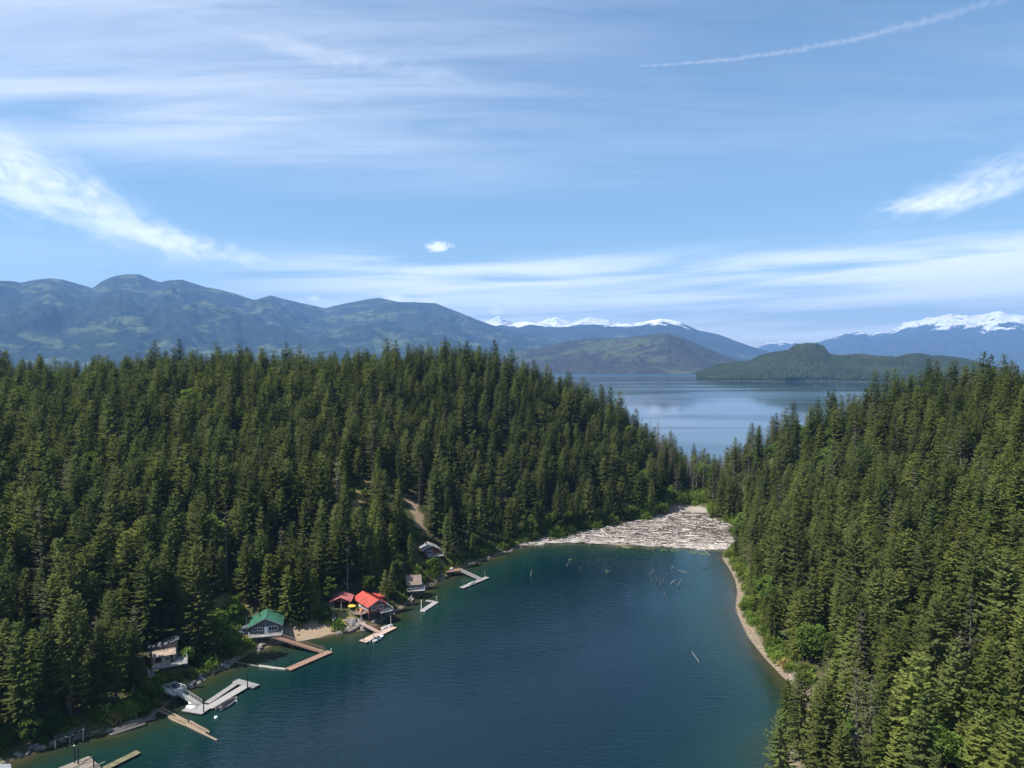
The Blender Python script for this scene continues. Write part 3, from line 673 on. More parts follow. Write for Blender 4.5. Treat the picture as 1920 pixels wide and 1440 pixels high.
for s_ in (1, 2, 3): addvar('broadleaf_tree', broadleaf(s_*7, H=15+s_, Rm=4.4+.4*s_), M_BROAD, M_BARK, 15+s_, 4.4+.4*s_)
for s_ in (1, 2, 3): addvar('shrub', shrub(s_*5), M_SHRUB, M_BARK, 2.6, 1.9)
addvar('red_dead_fir', conifer(77, H=22, Rm=2.8, lack=.3, nwh=26), M_RUST, M_SNAG, 22, 2.8)
addvar('dry_shrub', shrub(44, 1.5, 1.6, 420, .3), M_DRY, M_BARK, 1.5, 1.6)
KIDX = {}
for i, q in enumerate(VAR): KIDX.setdefault(q[0], []).append(i)

# ------------------------------------------------------------------ where the trees stand
rg = np.random.default_rng(2024)
def wpt(p): return unp(p[0], p[1], p[2])
NO_TREE = [  # (px, py, z, radius): houses, docks, paths, and the open sunny ground beside them
    (497,1180,3.5,9.5),(470,1182,3.5,6),(515,1186,2.5,6),(540,1180,2.2,5),(440,1168,5,6.5),(425,1190,4.0,5),
    (672,1146,4.5,10.5),(694,1140,4.5,8),(645,1174,1.8,5),(620,1176,1.8,5),(640,1150,5,8),(690,1165,3,6),(625,1165,3,5),(608,1160,4,4.5),
    (777,1105,3,5.5),(760,1118,1.5,5),(745,1138,1,5),(740,1110,4,4),
    (808,1040,6,6.5),(826,1050,5,5),(846,1066,2,5),(792,1045,7,4.0),(830,1030,7,3),
    (315,1240,5,7.5),(340,1255,3.5,7),(330,1290,2,6),(360,1262,2.5,5),(300,1265,4,4),(388,1240,3,4.5)]
zones = [(*wpt((a, b, c)), r) for a, b, c, r in NO_TREE] + [(*wpt((a, b, c)), r+1.0) for a, b, c, r in BEACH+DRIVE] + [(*wpt((a, b, c)), r+5.0) for a, b, c, r in JAM]+[(*wpt(q), r) for q, r in (((1320,932,2.5),12),((1300,945,2),12),((1255,955,2),10),((1335,915,2.5),8))] + [(*wpt((a, b, c)), r*.85) for a, b, c, r in CLEAR]
zones.append((*unp(5, 1440, 1.5), 9.0))
step = 5.6
cx = np.arange(-515, 455, step); cy = np.arange(45, 700, step)
PX, PY = np.meshgrid(cx, cy); PX = (PX+rg.uniform(-.46, .46, PX.shape)*step).ravel(); PY = (PY+rg.uniform(-.46, .46, PY.shape)*step).ravel()
dl = lagoon_dist(PX, PY); hz = height(PX, PY)
right = PX > 60+0.16*(PY-200)
minD = np.where(right & (PY > 170), 5.0, 3.0)+2.0*vnoise(PX/9, PY/9, 3)
keep = (dl > minD) & (hz > 0.5)
for x, y, r in zones: keep &= np.hypot(PX-x, PY-y) > r
keep &= rg.random(PX.shape) > 0.08
u_, v_, dp = proj(np.stack([PX, PY, hz+28], -1))
u2, v2, d2 = proj(np.stack([PX, PY, hz], -1))
keep &= (u_ > -330) & (u_ < 2250) & (v_ < 1760)
keep &= ~((PY > 585) & (PX < 120)) & ~((PY > 520) & (PX > 230))
PX, PY, hz, dl, right = PX[keep], PY[keep], hz[keep], dl[keep], right[keep]
n = len(PX)
pn = fbm(PX/55, PY/55, 3, 31); p2 = fbm(PX/28, PY/28, 2, 77); rr_ = rg.random(n)
kind = np.full(n, 'fir_tree', dtype=object)
ced = np.where(right, .52, .26)*(0.4+1.2*pn)
kind[rr_ < ced] = 'cedar_tree'
kind[(rr_ > .945)] = 'sparse_grey_fir'
gapzone = (np.hypot(PX-125, PY-455) < 48)
kind[gapzone & (rg.random(n) < .55)] = 'sparse_grey_fir'
kind[((p2 > .62) & (rr_ > .55) & (rr_ < .80)) | ((dl < 16) & (rr_ > .58) & (rr_ < .76))] = 'broadleaf_tree'
var = np.array([KIDX[k][int(q)] for k, q in zip(kind, rg.integers(0, 1000, n) % np.array([len(KIDX[k]) for k in kind]))])
scl = np.clip(rg.normal(.77, .145, n), .42, 1.16)*(1-.30*np.exp(-np.maximum(dl-5, 0)/7.0))
scl *= np.where(kind == 'broadleaf_tree', rg.uniform(.6, 1.05, n), 1)
under = rg.random(n) < .13; scl = np.where(under, scl*rg.uniform(.45, .75, n), scl)
rot = rg.uniform(0, 6.283, n)
def ground(px, py):
    """first point of the land (or the water) along the sight line of a photo pixel"""
    u = (px-960)/FPX; v = (720-py)/FPX
    d = np.array([u, math.cos(PITCH)+v*math.sin(PITCH), -math.sin(PITCH)+v*math.cos(PITCH)])
    k = np.arange(60, 900, .5); x = d[0]*k; y = d[1]*k; z = CAM_Z+d[2]*k
    hit = np.where(z <= np.maximum(height(x, y), 0))[0]
    i = hit[0] if len(hit) else len(k)-1
    return Vector((x[i], y[i], max(h1(x[i], y[i]), 0)))

# hand-placed ones: (kind, px, py of the foot, z guess, height scale)
HAND = [('broadleaf_tree',465,1118,9,.95),('broadleaf_tree',438,1172,4,.42),('broadleaf_tree',424,1180,4,.35),('cedar_tree',540,1168,3,.80),('cedar_tree',566,1170,3,.98),('cedar_tree',505,1150,6,.85),('cedar_tree',588,1162,3.5,.72),('cedar_tree',528,1150,6,.95),
        ('fir_tree',372,1226,4,1.18),('fir_tree',278,1215,9,1.12),('fir_tree',215,1270,9,1.18),('fir_tree',132,1348,6,1.18),('fir_tree',88,1362,5,.95),('fir_tree',40,1388,4,1.0),('fir_tree',250,1310,4,.75),('fir_tree',190,1335,3,.8),
        ('fir_tree',722,1140,3,.5),('fir_tree',735,1126,4,.5),('broadleaf_tree',757,1096,4,.42),('broadleaf_tree',812,1076,3,.55),('broadleaf_tree',820,1066,4,.5),('broadleaf_tree',742,1088,6,.55),('broadleaf_tree',612,1166,3,.4),('broadleaf_tree',352,1248,4,.38),('broadleaf_tree',392,1222,4,.5),('broadleaf_tree',408,1200,5,.55),('broadleaf_tree',690,1118,6,.55),('broadleaf_tree',60,1400,3,.5),('broadleaf_tree',100,1385,3,.45),('broadleaf_tree',12,1010,14,1.0),('broadleaf_tree',1570,1420,9,.5),('broadleaf_tree',795,1085,3,.45),
        ('cedar_tree',700,1090,9,.9),('fir_tree',672,1085,10,1.0),('cedar_tree',735,1078,9,.85),('fir_tree',640,1100,9,.95),('cedar_tree',770,1055,8,.7),('fir_tree',718,1010,18,1.05),('fir_tree',765,925,27,1.1),('fir_tree',815,1000,14,1.1),
        ('sparse_grey_fir',634,985,25,1.12),('red_dead_fir',1498,960,24,.75),('red_dead_fir',362,1385,3,.01),('red_dead_fir',1716,1168,14,.6),('fir_tree',1527,850,30,1.18),
        ('fir_tree',1500,1425,4,.80),('fir_tree',1462,1508,3,.72),('cedar_tree',1475,1380,3,.62),('fir_tree',1545,1500,8,.9),('sparse_grey_fir',1306,925,2.5,1.12),('sparse_grey_fir',1299,935,2.5,.95),('sparse_grey_fir',1345,905,2.5,.72),('fir_tree',1338,915,2.5,.85)]
hp = []
for k, px, py, z, s in HAND:
    if s < .05: continue
    x, y, _z = ground(px, py)
    far = np.hypot(PX-x, PY-y) > 3.0
    PX, PY, kind, var, scl, rot, dl, right = [q[far] for q in (PX, PY, kind, var, scl, rot, dl, right)]
    hp.append((x, y, k, random.Random(px).choice(KIDX[k]), s*.92, px*.7))
PX = np.r_[PX, [h[0] for h in hp]]; PY = np.r_[PY, [h[1] for h in hp]]; kind = np.r_[kind, np.array([h[2] for h in hp], dtype=object)]
var = np.r_[var, [h[3] for h in hp]]; scl = np.r_[scl, [h[4] for h in hp]]; rot = np.r_[rot, [h[5] for h in hp]]
hz = height(PX, PY); dl = lagoon_dist(PX, PY); n = len(PX)

# the dirt track and the dry clearing stay open: trees standing before them are lower there
HVt = np.array([VAR[v][3] for v in var])*scl; RVt = np.array([VAR[v][4] for v in var])*scl
ub, vb, fb = proj(np.stack([PX, PY, hz], -1)); ut, vt, ft = proj(np.stack([PX, PY, hz+HVt], -1))
drop = np.zeros(n, bool)
for x0, x1, y0, y1 in ((770, 797, 947, 1000), (660, 690, 908, 950), (786, 826, 1008, 1046), (762, 792, 1078, 1112)):
    wpx = RVt/fb*FPX*.55
    hit = (ub+wpx > x0) & (ub-wpx < x1) & (vt < y1) & (vb > y0+4)
    k = np.clip((vb-y1)/np.maximum(vb-vt, 1), 0, 1)
    drop |= hit & (k < .35); scl = np.where(hit & (k >= .35), scl*k, scl)
# and no tall tree keeps the sun off the roofs and the track
HVt = np.array([VAR[v][3] for v in var])*scl
sx_, sy_ = math.sin(SUN_AZ), math.cos(SUN_AZ)
for px, py, z in ((790, 990, None), (786, 972, None), (780, 955, None), (497, 1160, 7), (490, 1166, 6), (679, 1140, 7), (641, 1130, 7.5), (776, 1092, 6.5), (806, 1025, 11), (309, 1225, 8), (335, 1240, 6)):
    p = ground(px, py) if z is None else V3(px, py, z)
    ax = (PX-p.x)*sx_+(PY-p.y)*sy_; pe = np.abs((PX-p.x)*sy_-(PY-p.y)*sx_)
    top = p.z+ax*math.tan(SUN_EL)-hz
    hit = (ax > 0) & (ax < 42) & (pe < RVt*.6+1.5) & (HVt > top)
    k = np.clip(top/np.maximum(HVt, 1), 0, 1)
    drop |= hit & (k < .35); scl = np.where(hit & (k >= .35), scl*k, scl); HVt = np.where(hit, HVt*k, HVt)
PX, PY, kind, var, scl, rot = [q[~drop] for q in (PX, PY, kind, var, scl, rot)]
hz = height(PX, PY); dl = lagoon_dist(PX, PY); n = len(PX)

# low bushes: along the banks, behind the log jam and in the clearings
def scatter(px, py, z, rad, cnt, lo, hi, kinds=('shrub',)):
    x, y = unp(px, py, z); out = []
    for _ in range(cnt):
        a = rg.uniform(0, 6.283); q = rad*math.sqrt(rg.random()); out.append((x+math.cos(a)*q, y+math.sin(a)*q, kinds[int(rg.integers(0, len(kinds)))], rg.uniform(lo, hi)))
    return out
bush = []
for px, py, r, c in ((1000,1010,7,26),(1045,1000,8,26),(1090,992,9,26),(1140,982,10,28),(1190,970,11,30),(1235,958,12,34),(1280,945,14,40),(1325,940,14,40),(1345,965,8,26),(1365,985,7,24),(1375,1005,6,20),(1320,920,14,30),(1380,1020,4,8)):
    bush += scatter(px, py, 1.4, r, int(c*1.7), .8, 2.1)
for px, py, z, r, c, k in ((340,1262,3,7,26,('shrub','shrub','dry_shrub')),(360,1255,2.5,6,18,('shrub','dry_shrub')),(300,1278,3.5,4,14,('dry_shrub','shrub')),(280,1300,3,5,16,('shrub','dry_shrub')),(430,1195,4,6,22,('shrub','dry_shrub')),(470,1206,2,5,14,('dry_shrub','shrub')),(440,1165,5,5,18,('shrub',)),
                           (668,930,30,8,20,('dry_shrub','shrub')),(672,950,28,8,16,('shrub','dry_shrub')),(748,972,22,5,10,('shrub',)),(800,1010,12,5,12,('shrub','dry_shrub')),(637,1168,2.6,3.2,9,('dry_shrub','shrub')),(612,1172,2.2,3,7,('dry_shrub','shrub')),(612,1160,4,4,9,('shrub',)),
                           (810,1080,2.5,5,14,('shrub',)),(742,1092,6,6,12,('shrub','dry_shrub')),(1372,1068,1,3,8,('dry_shrub','shrub')),(1892,838,55,12,30,('shrub',)),(15,738,60,16,30,('shrub',))):
    bush += scatter(px, py, z, r, c, .4, 1.15, k)
s_len = len(SHORE_PX)
for i in range(s_len-1):
    (x0, y0), (x1, y1) = SH[i], SH[i+1]; L = math.hypot(x1-x0, y1-y0); nx, ny = -(y1-y0)/L, (x1-x0)/L
    for _ in range(int(L*.95)):
        q = rg.random(); off = rg.uniform(1.8, 7) if i < 30 else rg.uniform(2.8, 7.5)
        bush.append((x0+(x1-x0)*q+nx*off, y0+(y1-y0)*q+ny*off, 'shrub' if rg.random() > .14 else 'dry_shrub', rg.uniform(.45, 1.25)))
bx_ = np.array([b[0] for b in bush]); by_ = np.array([b[1] for b in bush]); bd = lagoon_dist(bx_, by_)
hard = [(*wpt(q[:3]), q[3]) for q in [(497,1180,3.5,7),(672,1150,4.5,7),(694,1140,4.5,7),(690,1165,3,5),(777,1105,3,4),(808,1040,6,5),(315,1240,5,5.5),(330,1292,2,3.0)]] + [(*wpt((a, b, c)), r) for a, b, c, r in BEACH+DRIVE[:5]] + [(*wpt((a, b, c)), r-1.5) for a, b, c, r in JAM] + [(*unp(5, 1440, 1.5), 6.0)]
ok = (bd > 1.5) & (soft(bx_, by_, JAM, 5.0) < .4) & (height(bx_, by_) > .25)
for x, y, r in hard: ok &= np.hypot(bx_-x, by_-y) > r
bush = [b for b, k in zip(bush, ok) if k]
PX = np.r_[PX, [b[0] for b in bush]]; PY = np.r_[PY, [b[1] for b in bush]]; kind = np.r_[kind, np.array([b[2] for b in bush], dtype=object)]
var = np.r_[var, [KIDX[b[2]][int(rg.integers(0, len(KIDX[b[2]])))] for b in bush]].astype(int); scl = np.r_[scl, [b[3] for b in bush]]; rot = np.r_[rot, rg.uniform(0, 6.283, len(bush))]
hz = height(PX, PY)-.15; n = len(PX)

# which of them show largest in the photograph: paint cones far to near into a small id buffer
BW, BH = 480, 360
ids = np.full((BH, BW), -1, int)
HV = np.array([VAR[v][3] for v in var])*scl; RV = np.array([VAR[v][4] for v in var])*scl
u0_, v0_, f0 = proj(np.stack([PX, PY, hz], -1)); u1_, v1_, f1 = proj(np.stack([PX, PY, hz+HV], -1))
for i in np.argsort(-f0):
    w = RV[i]/f0[i]*FPX/4*.9; xb, yb, yt = u0_[i]/4, v0_[i]/4, v1_[i]/4
    ya, yz = max(0, int(yt)), min(BH-1, int(yb))
    if yz < 0 or ya >= BH or xb+w < 0 or xb-w >= BW: continue
    for yy in range(ya, yz+1):
        q = (yy-yt)/max(yb-yt, .1); ww = w*(min(1, q*1.25) if kind[i] not in ('shrub', 'dry_shrub', 'broadleaf_tree') else 1)
        a, b = int(max(0, xb-ww)), int(min(BW, xb+ww+1))
        if b > a: ids[yy, a:b] = i
cnt = np.bincount(ids[ids >= 0], minlength=n)
LIM = {'fir_tree': 300, 'cedar_tree': 220, 'sparse_grey_fir': 60, 'broadleaf_tree': 90, 'shrub': 220, 'dry_shrub': 60, 'red_dead_fir': 5}
single = np.zeros(n, bool)
for k, lim in LIM.items():
    ii = np.where((kind == k) & (cnt > 0))[0]; ii = ii[np.argsort(-cnt[ii])][:lim]; single[ii] = True

def where_words(x, y):
    d = float(lagoon_dist(np.array([x]), np.array([y]))[0])
    lev = 'at the foot of' if d < 10 else 'low on' if d < 38 else 'halfway up' if d < 85 else 'high on'
    if x > 60+0.16*(y-200):
        if y > 395: return lev, 'the sunny hillside by the lake gap'
        return lev, 'the sunny hillside across from the cabins'
    px = 960+x/max(y, 1)*FPX
    if np.hypot(x-90, y-410) < 75 and d < 70: return 'in', 'the green strip behind the log jam'
    if px > 905: return lev, 'the wooded point beside the log jam'
    if px > 740: return lev, 'the slope around the boathouse'
    if px > 590: return lev, 'the slope behind the red roofed house'
    if px > 385: return lev, 'the slope behind the green roofed house'
    if px > 215: return lev, 'the slope around the tan stilt cabin'
    return lev, 'the bank above the ruined pier'
WORDS = {'fir_tree': ('dark green fir', 'fir tree'), 'cedar_tree': ('yellow green drooping cedar', 'cedar tree'), 'sparse_grey_fir': ('thin grey half bare conifer', 'conifer'),
         'broadleaf_tree': ('bright green broadleaf tree', 'tree'), 'shrub': ('leafy green bush', 'bush'), 'dry_shrub': ('yellow dry bush', 'bush'), 'red_dead_fir': ('dead conifer with rust red needles', 'conifer')}
PLUR = {'fir_tree': 'fir trees', 'cedar_tree': 'cedar trees', 'sparse_grey_fir': 'half bare conifers', 'broadleaf_tree': 'broadleaf trees', 'shrub': 'green bushes', 'dry_shrub': 'dry bushes', 'red_dead_fir': 'dead red conifers'}
for i in np.where(single)[0]:
    kc, crown, trunk, H_, R_ = VAR[var[i]]
    lev, ph = where_words(PX[i], PY[i]); w, c = WORDS[kind[i]]
    sz = H_*scl[i]
    if kind[i] in ('shrub', 'dry_shrub'): pre = 'big ' if sz > 3.4 else 'small ' if sz < 1.6 else ''
    else: pre = 'very tall ' if sz > 27 else 'tall ' if sz > 21 else 'small ' if sz < 13 else ''
    if 'conifer' in w and pre == 'very tall ': pre = 'tall '
    e = thing(kind[i], '%s%s %s %s' % (pre, w, lev, ph), c, (PX[i], PY[i], hz[i]), rot[i], '%s %s %s' % (PLUR[kind[i]], lev, ph))
    e.scale = (scl[i],)*3
    link(bpy.data.objects.new('trunk' if 'shrub' not in kind[i] else 'stems', trunk), e); link(bpy.data.objects.new('crown', crown), e)

# all other trees and bushes: one mass of forest on points
def forest(name, label, cat, sel, kinds, srcs):
    idx = np.where(sel)[0]
    me = bpy.data.meshes.new(name); me.vertices.add(len(idx))
    me.vertices.foreach_set('co', np.stack([PX[idx], PY[idx], hz[idx]], -1).astype(np.float32).ravel())
    a = me.attributes.new('variant', 'INT', 'POINT'); a.data.foreach_set('value', var[idx].astype(np.int32))
    a = me.attributes.new('turn', 'FLOAT_VECTOR', 'POINT'); a.data.foreach_set('vector', np.stack([np.zeros(len(idx)), np.zeros(len(idx)), rot[idx]], -1).astype(np.float32).ravel())
    a = me.attributes.new('size', 'FLOAT', 'POINT'); a.data.foreach_set('value', scl[idx].astype(np.float32))
    for q in kinds:
        for m_ in (VAR[q][1].materials[0], VAR[q][2].materials[0]):
            if m_.name not in [x.name for x in me.materials]: me.materials.append(m_)
    o = link(bpy.data.objects.new(name, me)); tag(o, label, cat, kind='stuff')
    instancer(o, [(q, s) for q in kinds for s in srcs[q]])
def instancer(o, pairs):
    ng = bpy.data.node_groups.new(o.name+'_scatter', 'GeometryNodeTree')
    ng.interface.new_socket('Geometry', in_out='INPUT', socket_type='NodeSocketGeometry'); ng.interface.new_socket('Geometry', in_out='OUTPUT', socket_type='NodeSocketGeometry')
    N = ng.nodes; L = ng.links; gi = N.new('NodeGroupInput'); go = N.new('NodeGroupOutput'); jn = N.new('GeometryNodeJoinGeometry')
    def att(nm, ty): q = N.new('GeometryNodeInputNamedAttribute'); q.data_type = ty; q.inputs['Name'].default_value = nm; return q.outputs['Attribute']
    va, tu, si = att('variant', 'INT'), att('turn', 'FLOAT_VECTOR'), att('size', 'FLOAT')
    for q, src in pairs:
        cmp_ = N.new('FunctionNodeCompare'); cmp_.data_type = 'INT'; cmp_.operation = 'EQUAL'; L.new(va, cmp_.inputs[2]); cmp_.inputs[3].default_value = int(q)
        oi = N.new('GeometryNodeObjectInfo'); oi.transform_space = 'ORIGINAL'; oi.inputs['Object'].default_value = src; oi.inputs['As Instance'].default_value = False
        ip = N.new('GeometryNodeInstanceOnPoints'); L.new(gi.outputs[0], ip.inputs['Points']); L.new(cmp_.outputs[0], ip.inputs['Selection']); L.new(oi.outputs['Geometry'], ip.inputs['Instance'])
        L.new(tu, ip.inputs['Rotation']); L.new(si, ip.inputs['Scale']); L.new(ip.outputs[0], jn.inputs[0])
    L.new(jn.outputs[0], go.inputs[0])
    md = o.modifiers.new('scatter', 'NODES'); md.node_group = ng
SRC = {}
for o in COL.objects:
    if o.type == 'MESH' and o.parent:
        for q, vv in enumerate(VAR):
            if o.data in (vv[1], vv[2]): SRC.setdefault(q, {}).setdefault(o.data.name, o)
SRC = {q: list(d.values()) for q, d in SRC.items()}
small = np.isin(kind, ['shrub', 'dry_shrub'])
forest('forest', 'dense conifer forest filling the hillsides behind the nearer trees', 'forest', ~single & ~small, [q for q in SRC if 'shrub' not in VAR[q][0]], SRC)
forest('undergrowth', 'mass of low green bushes along the banks', 'undergrowth', ~single & small, [q for q in SRC if 'shrub' in VAR[q][0]], SRC)
print('trees', n, 'single', single.sum(), 'tris', [len(v[1].polygons) for v in VAR])

# island trees: small conifers, one far wood
def island_wood():
    g = np.random.default_rng(5); me = isle.data; nv = len(me.vertices); co = np.empty(nv*3, np.float32); me.vertices.foreach_get('co', co); co = co.reshape(-1, 3)
    ntri = len(me.polygons); q = np.empty(ntri*4, np.int32); me.loops.foreach_get('vertex_index', q); q = q.reshape(-1, 4)
    cen = co[q].mean(1); front = (cen[:, 2] > 5) & (np.hypot(cen[:, 0], cen[:, 1]) < 4080); q = q[front]
    ar = np.linalg.norm(np.cross(co[q[:, 1]]-co[q[:, 0]], co[q[:, 3]]-co[q[:, 0]]), axis=1)
    N_ = 20000; pick = g.choice(len(q), N_, p=ar/ar.sum()); s, t = g.random(N_)[:, None], g.random(N_)[:, None]
    p = co[q[pick]]; P = (p[:, 0]*(1-s)+p[:, 1]*s)*(1-t)+(p[:, 3]*(1-s)+p[:, 2]*s)*t; P[:, 2] -= .5
    vv = []; ff = []; sides = 5
    hh = g.uniform(10, 21, N_); rd = g.uniform(3.5, 6.0, N_)
    an = np.arange(sides)*2*np.pi/sides
    ring = np.stack([np.cos(an), np.sin(an)], -1)
    V_ = np.zeros((N_, sides+1, 3)); V_[:, :sides, :2] = P[:, None, :2]+ring[None]*rd[:, None, None]*g.uniform(.75, 1.2, (N_, sides, 1)); V_[:, :sides, 2] = (P[:, 2]+hh*.18)[:, None]+g.uniform(-1, 1, (N_, sides))
    V_[:, sides] = P; V_[:, sides, 2] += hh
    k = np.arange(N_)[:, None]*(sides+1)
    F = np.concatenate([np.concatenate([k+j, k+(j+1) % sides, k+sides], 1) for j in range(sides)])
    m = npmesh('island_forest', V_.reshape(-1, 3), F, ISLEAF)
    tag(link(bpy.data.objects.new('island_forest', m)), 'far dark conifer wood covering the island', 'forest', kind='stuff')
def isleaf():
    m = bpy.data.materials.new('island_needles'); m.use_nodes = True; t = NT(m.node_tree); t.n.clear()
    d = t.node('ShaderNodeBsdfDiffuse'); o = t.node('ShaderNodeOutputMaterial'); t.l.new(d.outputs[0], o.inputs[0])
    P = t.node('ShaderNodeNewGeometry').outputs['Position']
    t.put(d.inputs[0], t.mix(t.mr(t.m('ADD', t.m('MULTIPLY', t.noise(P, .05, 3, .7), .6), t.m('MULTIPLY', t.noise(P, .006, 3, .6), .5)), .35, .75), (0.016, 0.026, 0.016), (0.044, 0.056, 0.028))); return m
ISLEAF = isleaf()
island_wood()

# ------------------------------------------------------------------ building blocks of the shore
def railing(mb, pts, h=1.0, step=1.4, w=.07, mid=True):
    for a, b in zip(pts[:-1], pts[1:]):
        a = Vector(a); b = Vector(b); L = (b-a).length; k = max(1, round(L/step)); up = Vector((0, 0, h))
        mb.beam(a+up, b+up, w*1.3, w)
        if mid: mb.beam(a+up*.5, b+up*.5, w*.8, w*.8)
        for i in range(k+1):
            p = a.lerp(b, i/k); mb.beam(p, p+up*1.0, w, w)
def window(parent, c, w, h, face, frame=M_WHITE, mull=1):
    """face: unit (x,y) outward; frame proud of the wall, pane set in it"""
    c = Vector(c); n = Vector((face[0], face[1], 0)); s = Vector((-face[1], face[0], 0)); up = Vector((0, 0, 1))
    f = MB(); t = .11
    for sx in (-1, 1): f.beam(c+s*(sx*(w/2))-up*(h/2+t/2), c+s*(sx*(w/2))+up*(h/2+t/2), t, .12)
    for sz in (-1, 1): f.beam(c+up*(sz*h/2)-s*(w/2-t/2), c+up*(sz*h/2)+s*(w/2-t/2), .12, t)
    for k in range(mull):
        q = (k+1)/(mull+1)-.5; f.beam(c+s*(q*w)-up*(h/2-t/2), c+s*(q*w)+up*(h/2-t/2), .06, .09)
    o = f.build('window', frame, parent)
    g = MB(); g.beam(c-s*(w/2)-n*.02, c+s*(w/2)-n*.02, .05, h); g.build('pane', M_GLASS, o)
    return o
def door(parent, c, w, h, face, m=M_WHITE):
    c = Vector(c); n = Vector((face[0], face[1], 0)); s = Vector((-face[1], face[0], 0))
    d = MB(); d.beam(c-s*(w/2), c+s*(w/2), .09, h); o = d.build('door', m, parent)
    k = MB(); k.beam(c+s*(w*.36)+n*.05, c+s*(w*.36)+n*.12, .06, .06); k.build('handle', M_BLACK, o)
def gable(parent, x0, x1, y0, y1, z0, zw, rise, wallm, roofm, over=.55, axis='y', th=.16, ribs=True, name='wall'):
    """walls with two gables and a two-slope roof; axis = direction of the ridge"""
    w = MB()
    if axis == 'y':
        xm = (x0+x1)/2; prof = [(x0, z0), (x1, z0), (x1, zw), (xm, zw+rise), (x0, zw)]
        vs = [(x, y0, z) for x, z in prof]+[(x, y1, z) for x, z in prof]
    else:
        ym = (y0+y1)/2; prof = [(y0, z0), (y1, z0), (y1, zw), (ym, zw+rise), (y0, zw)]
        vs = [(x1, y, z) for y, z in prof]+[(x0, y, z) for y, z in prof]
    w.add(vs, [(0, 1, 2, 3, 4), (9, 8, 7, 6, 5)]+[(i, i+5, (i+1) % 5+5, (i+1) % 5) for i in range(5)])
    wo = w.build(name, wallm, parent)
    r = MB(); up = .05+th
    def P(t, along, s):       # t -1..1 across, along 0..1
        if axis == 'y':
            hw = (x1-x0)/2+over; x = (x0+x1)/2+t*hw; y = y0-over+(y1-y0+2*over)*along
        else:
            hw = (y1-y0)/2+over; y = (y0+y1)/2+t*hw; x = x0-over+(x1-x0+2*over)*along
        half = hw-over; z = zw+rise*(1-abs(t)*hw/half)+up+s
        return (x, y, z)
    for sg in (-1, 1):
        a, b, c, d = P(sg, 0, 0), P(sg, 1, 0), P(0, 1, 0), P(0, 0, 0)
        q = [a, b, c, d]
        va = Vector(q[1])-Vector(q[0]); vb = Vector(q[3])-Vector(q[0])
        if va.cross(vb).z < 0: q = [q[0], q[3], q[2], q[1]]
        r.sheet(*q, th)
        if ribs:
            k = int((Vector(b)-Vector(a)).length/.6)
            for i in range(k+1):
                al = (i+.02)/(k+.04); r.beam(P(sg*.995, al, .03), P(sg*.01, al, .03), .06, .07)
    r.beam(P(0, 0, .04), P(0, 1, .04), .28, .08)
    ro = r.build('roof', roofm, parent)
    for sg in (-1, 1):
        for al in (0, 1): f = MB(); f.beam(Vector(P(sg, al, -.1)), Vector(P(sg*.01, al, -.1)), .06, .24); f.build('rake_board', M_OFFWHITE, ro)
    return wo, ro
def deck(parent, x0, x1, y0, y1, z, m, rails=None, down=None, rm=M_OFFWHITE, name='deck'):
    d = MB(); n = int((y1-y0)/.24) or 1; bw = (y1-y0)/n
    for i in range(n): d.box(((x0+x1)/2, y0+bw*(i+.5), z-.03), (x1-x0, bw*.93, .06))
    d.box(((x0+x1)/2, (y0+y1)/2, z-.18), (x1-x0-.1, y1-y0-.1, .22))
    o = d.build(name, m, parent)
    if rails:
        r = MB()
        for pl in rails: railing(r, [(x, y, z) for x, y in pl])
        r.build('railing', rm, parent)
    if down:
        nx = max(2, round((x1-x0)/2.4)+1)
        for i in range(nx):
            for y in (y0+.2, y1-.2):
                p = MB(); x = x0+.2+(x1-x0-.4)*i/(nx-1); p.beam((x, y, z-.28), (x, y, z-down), .16, .16); p.build('post', M_DARKWOOD, parent)
        b = MB()
        for i in range(nx-1):
            xa = x0+.2+(x1-x0-.4)*i/(nx-1); xb = x0+.2+(x1-x0-.4)*(i+1)/(nx-1); b.beam((xa, y0+.12, z-.35), (xb, y0+.12, z-down*.8), .07, .12)
        b.build('brace', M_DARKWOOD, parent)
    return o

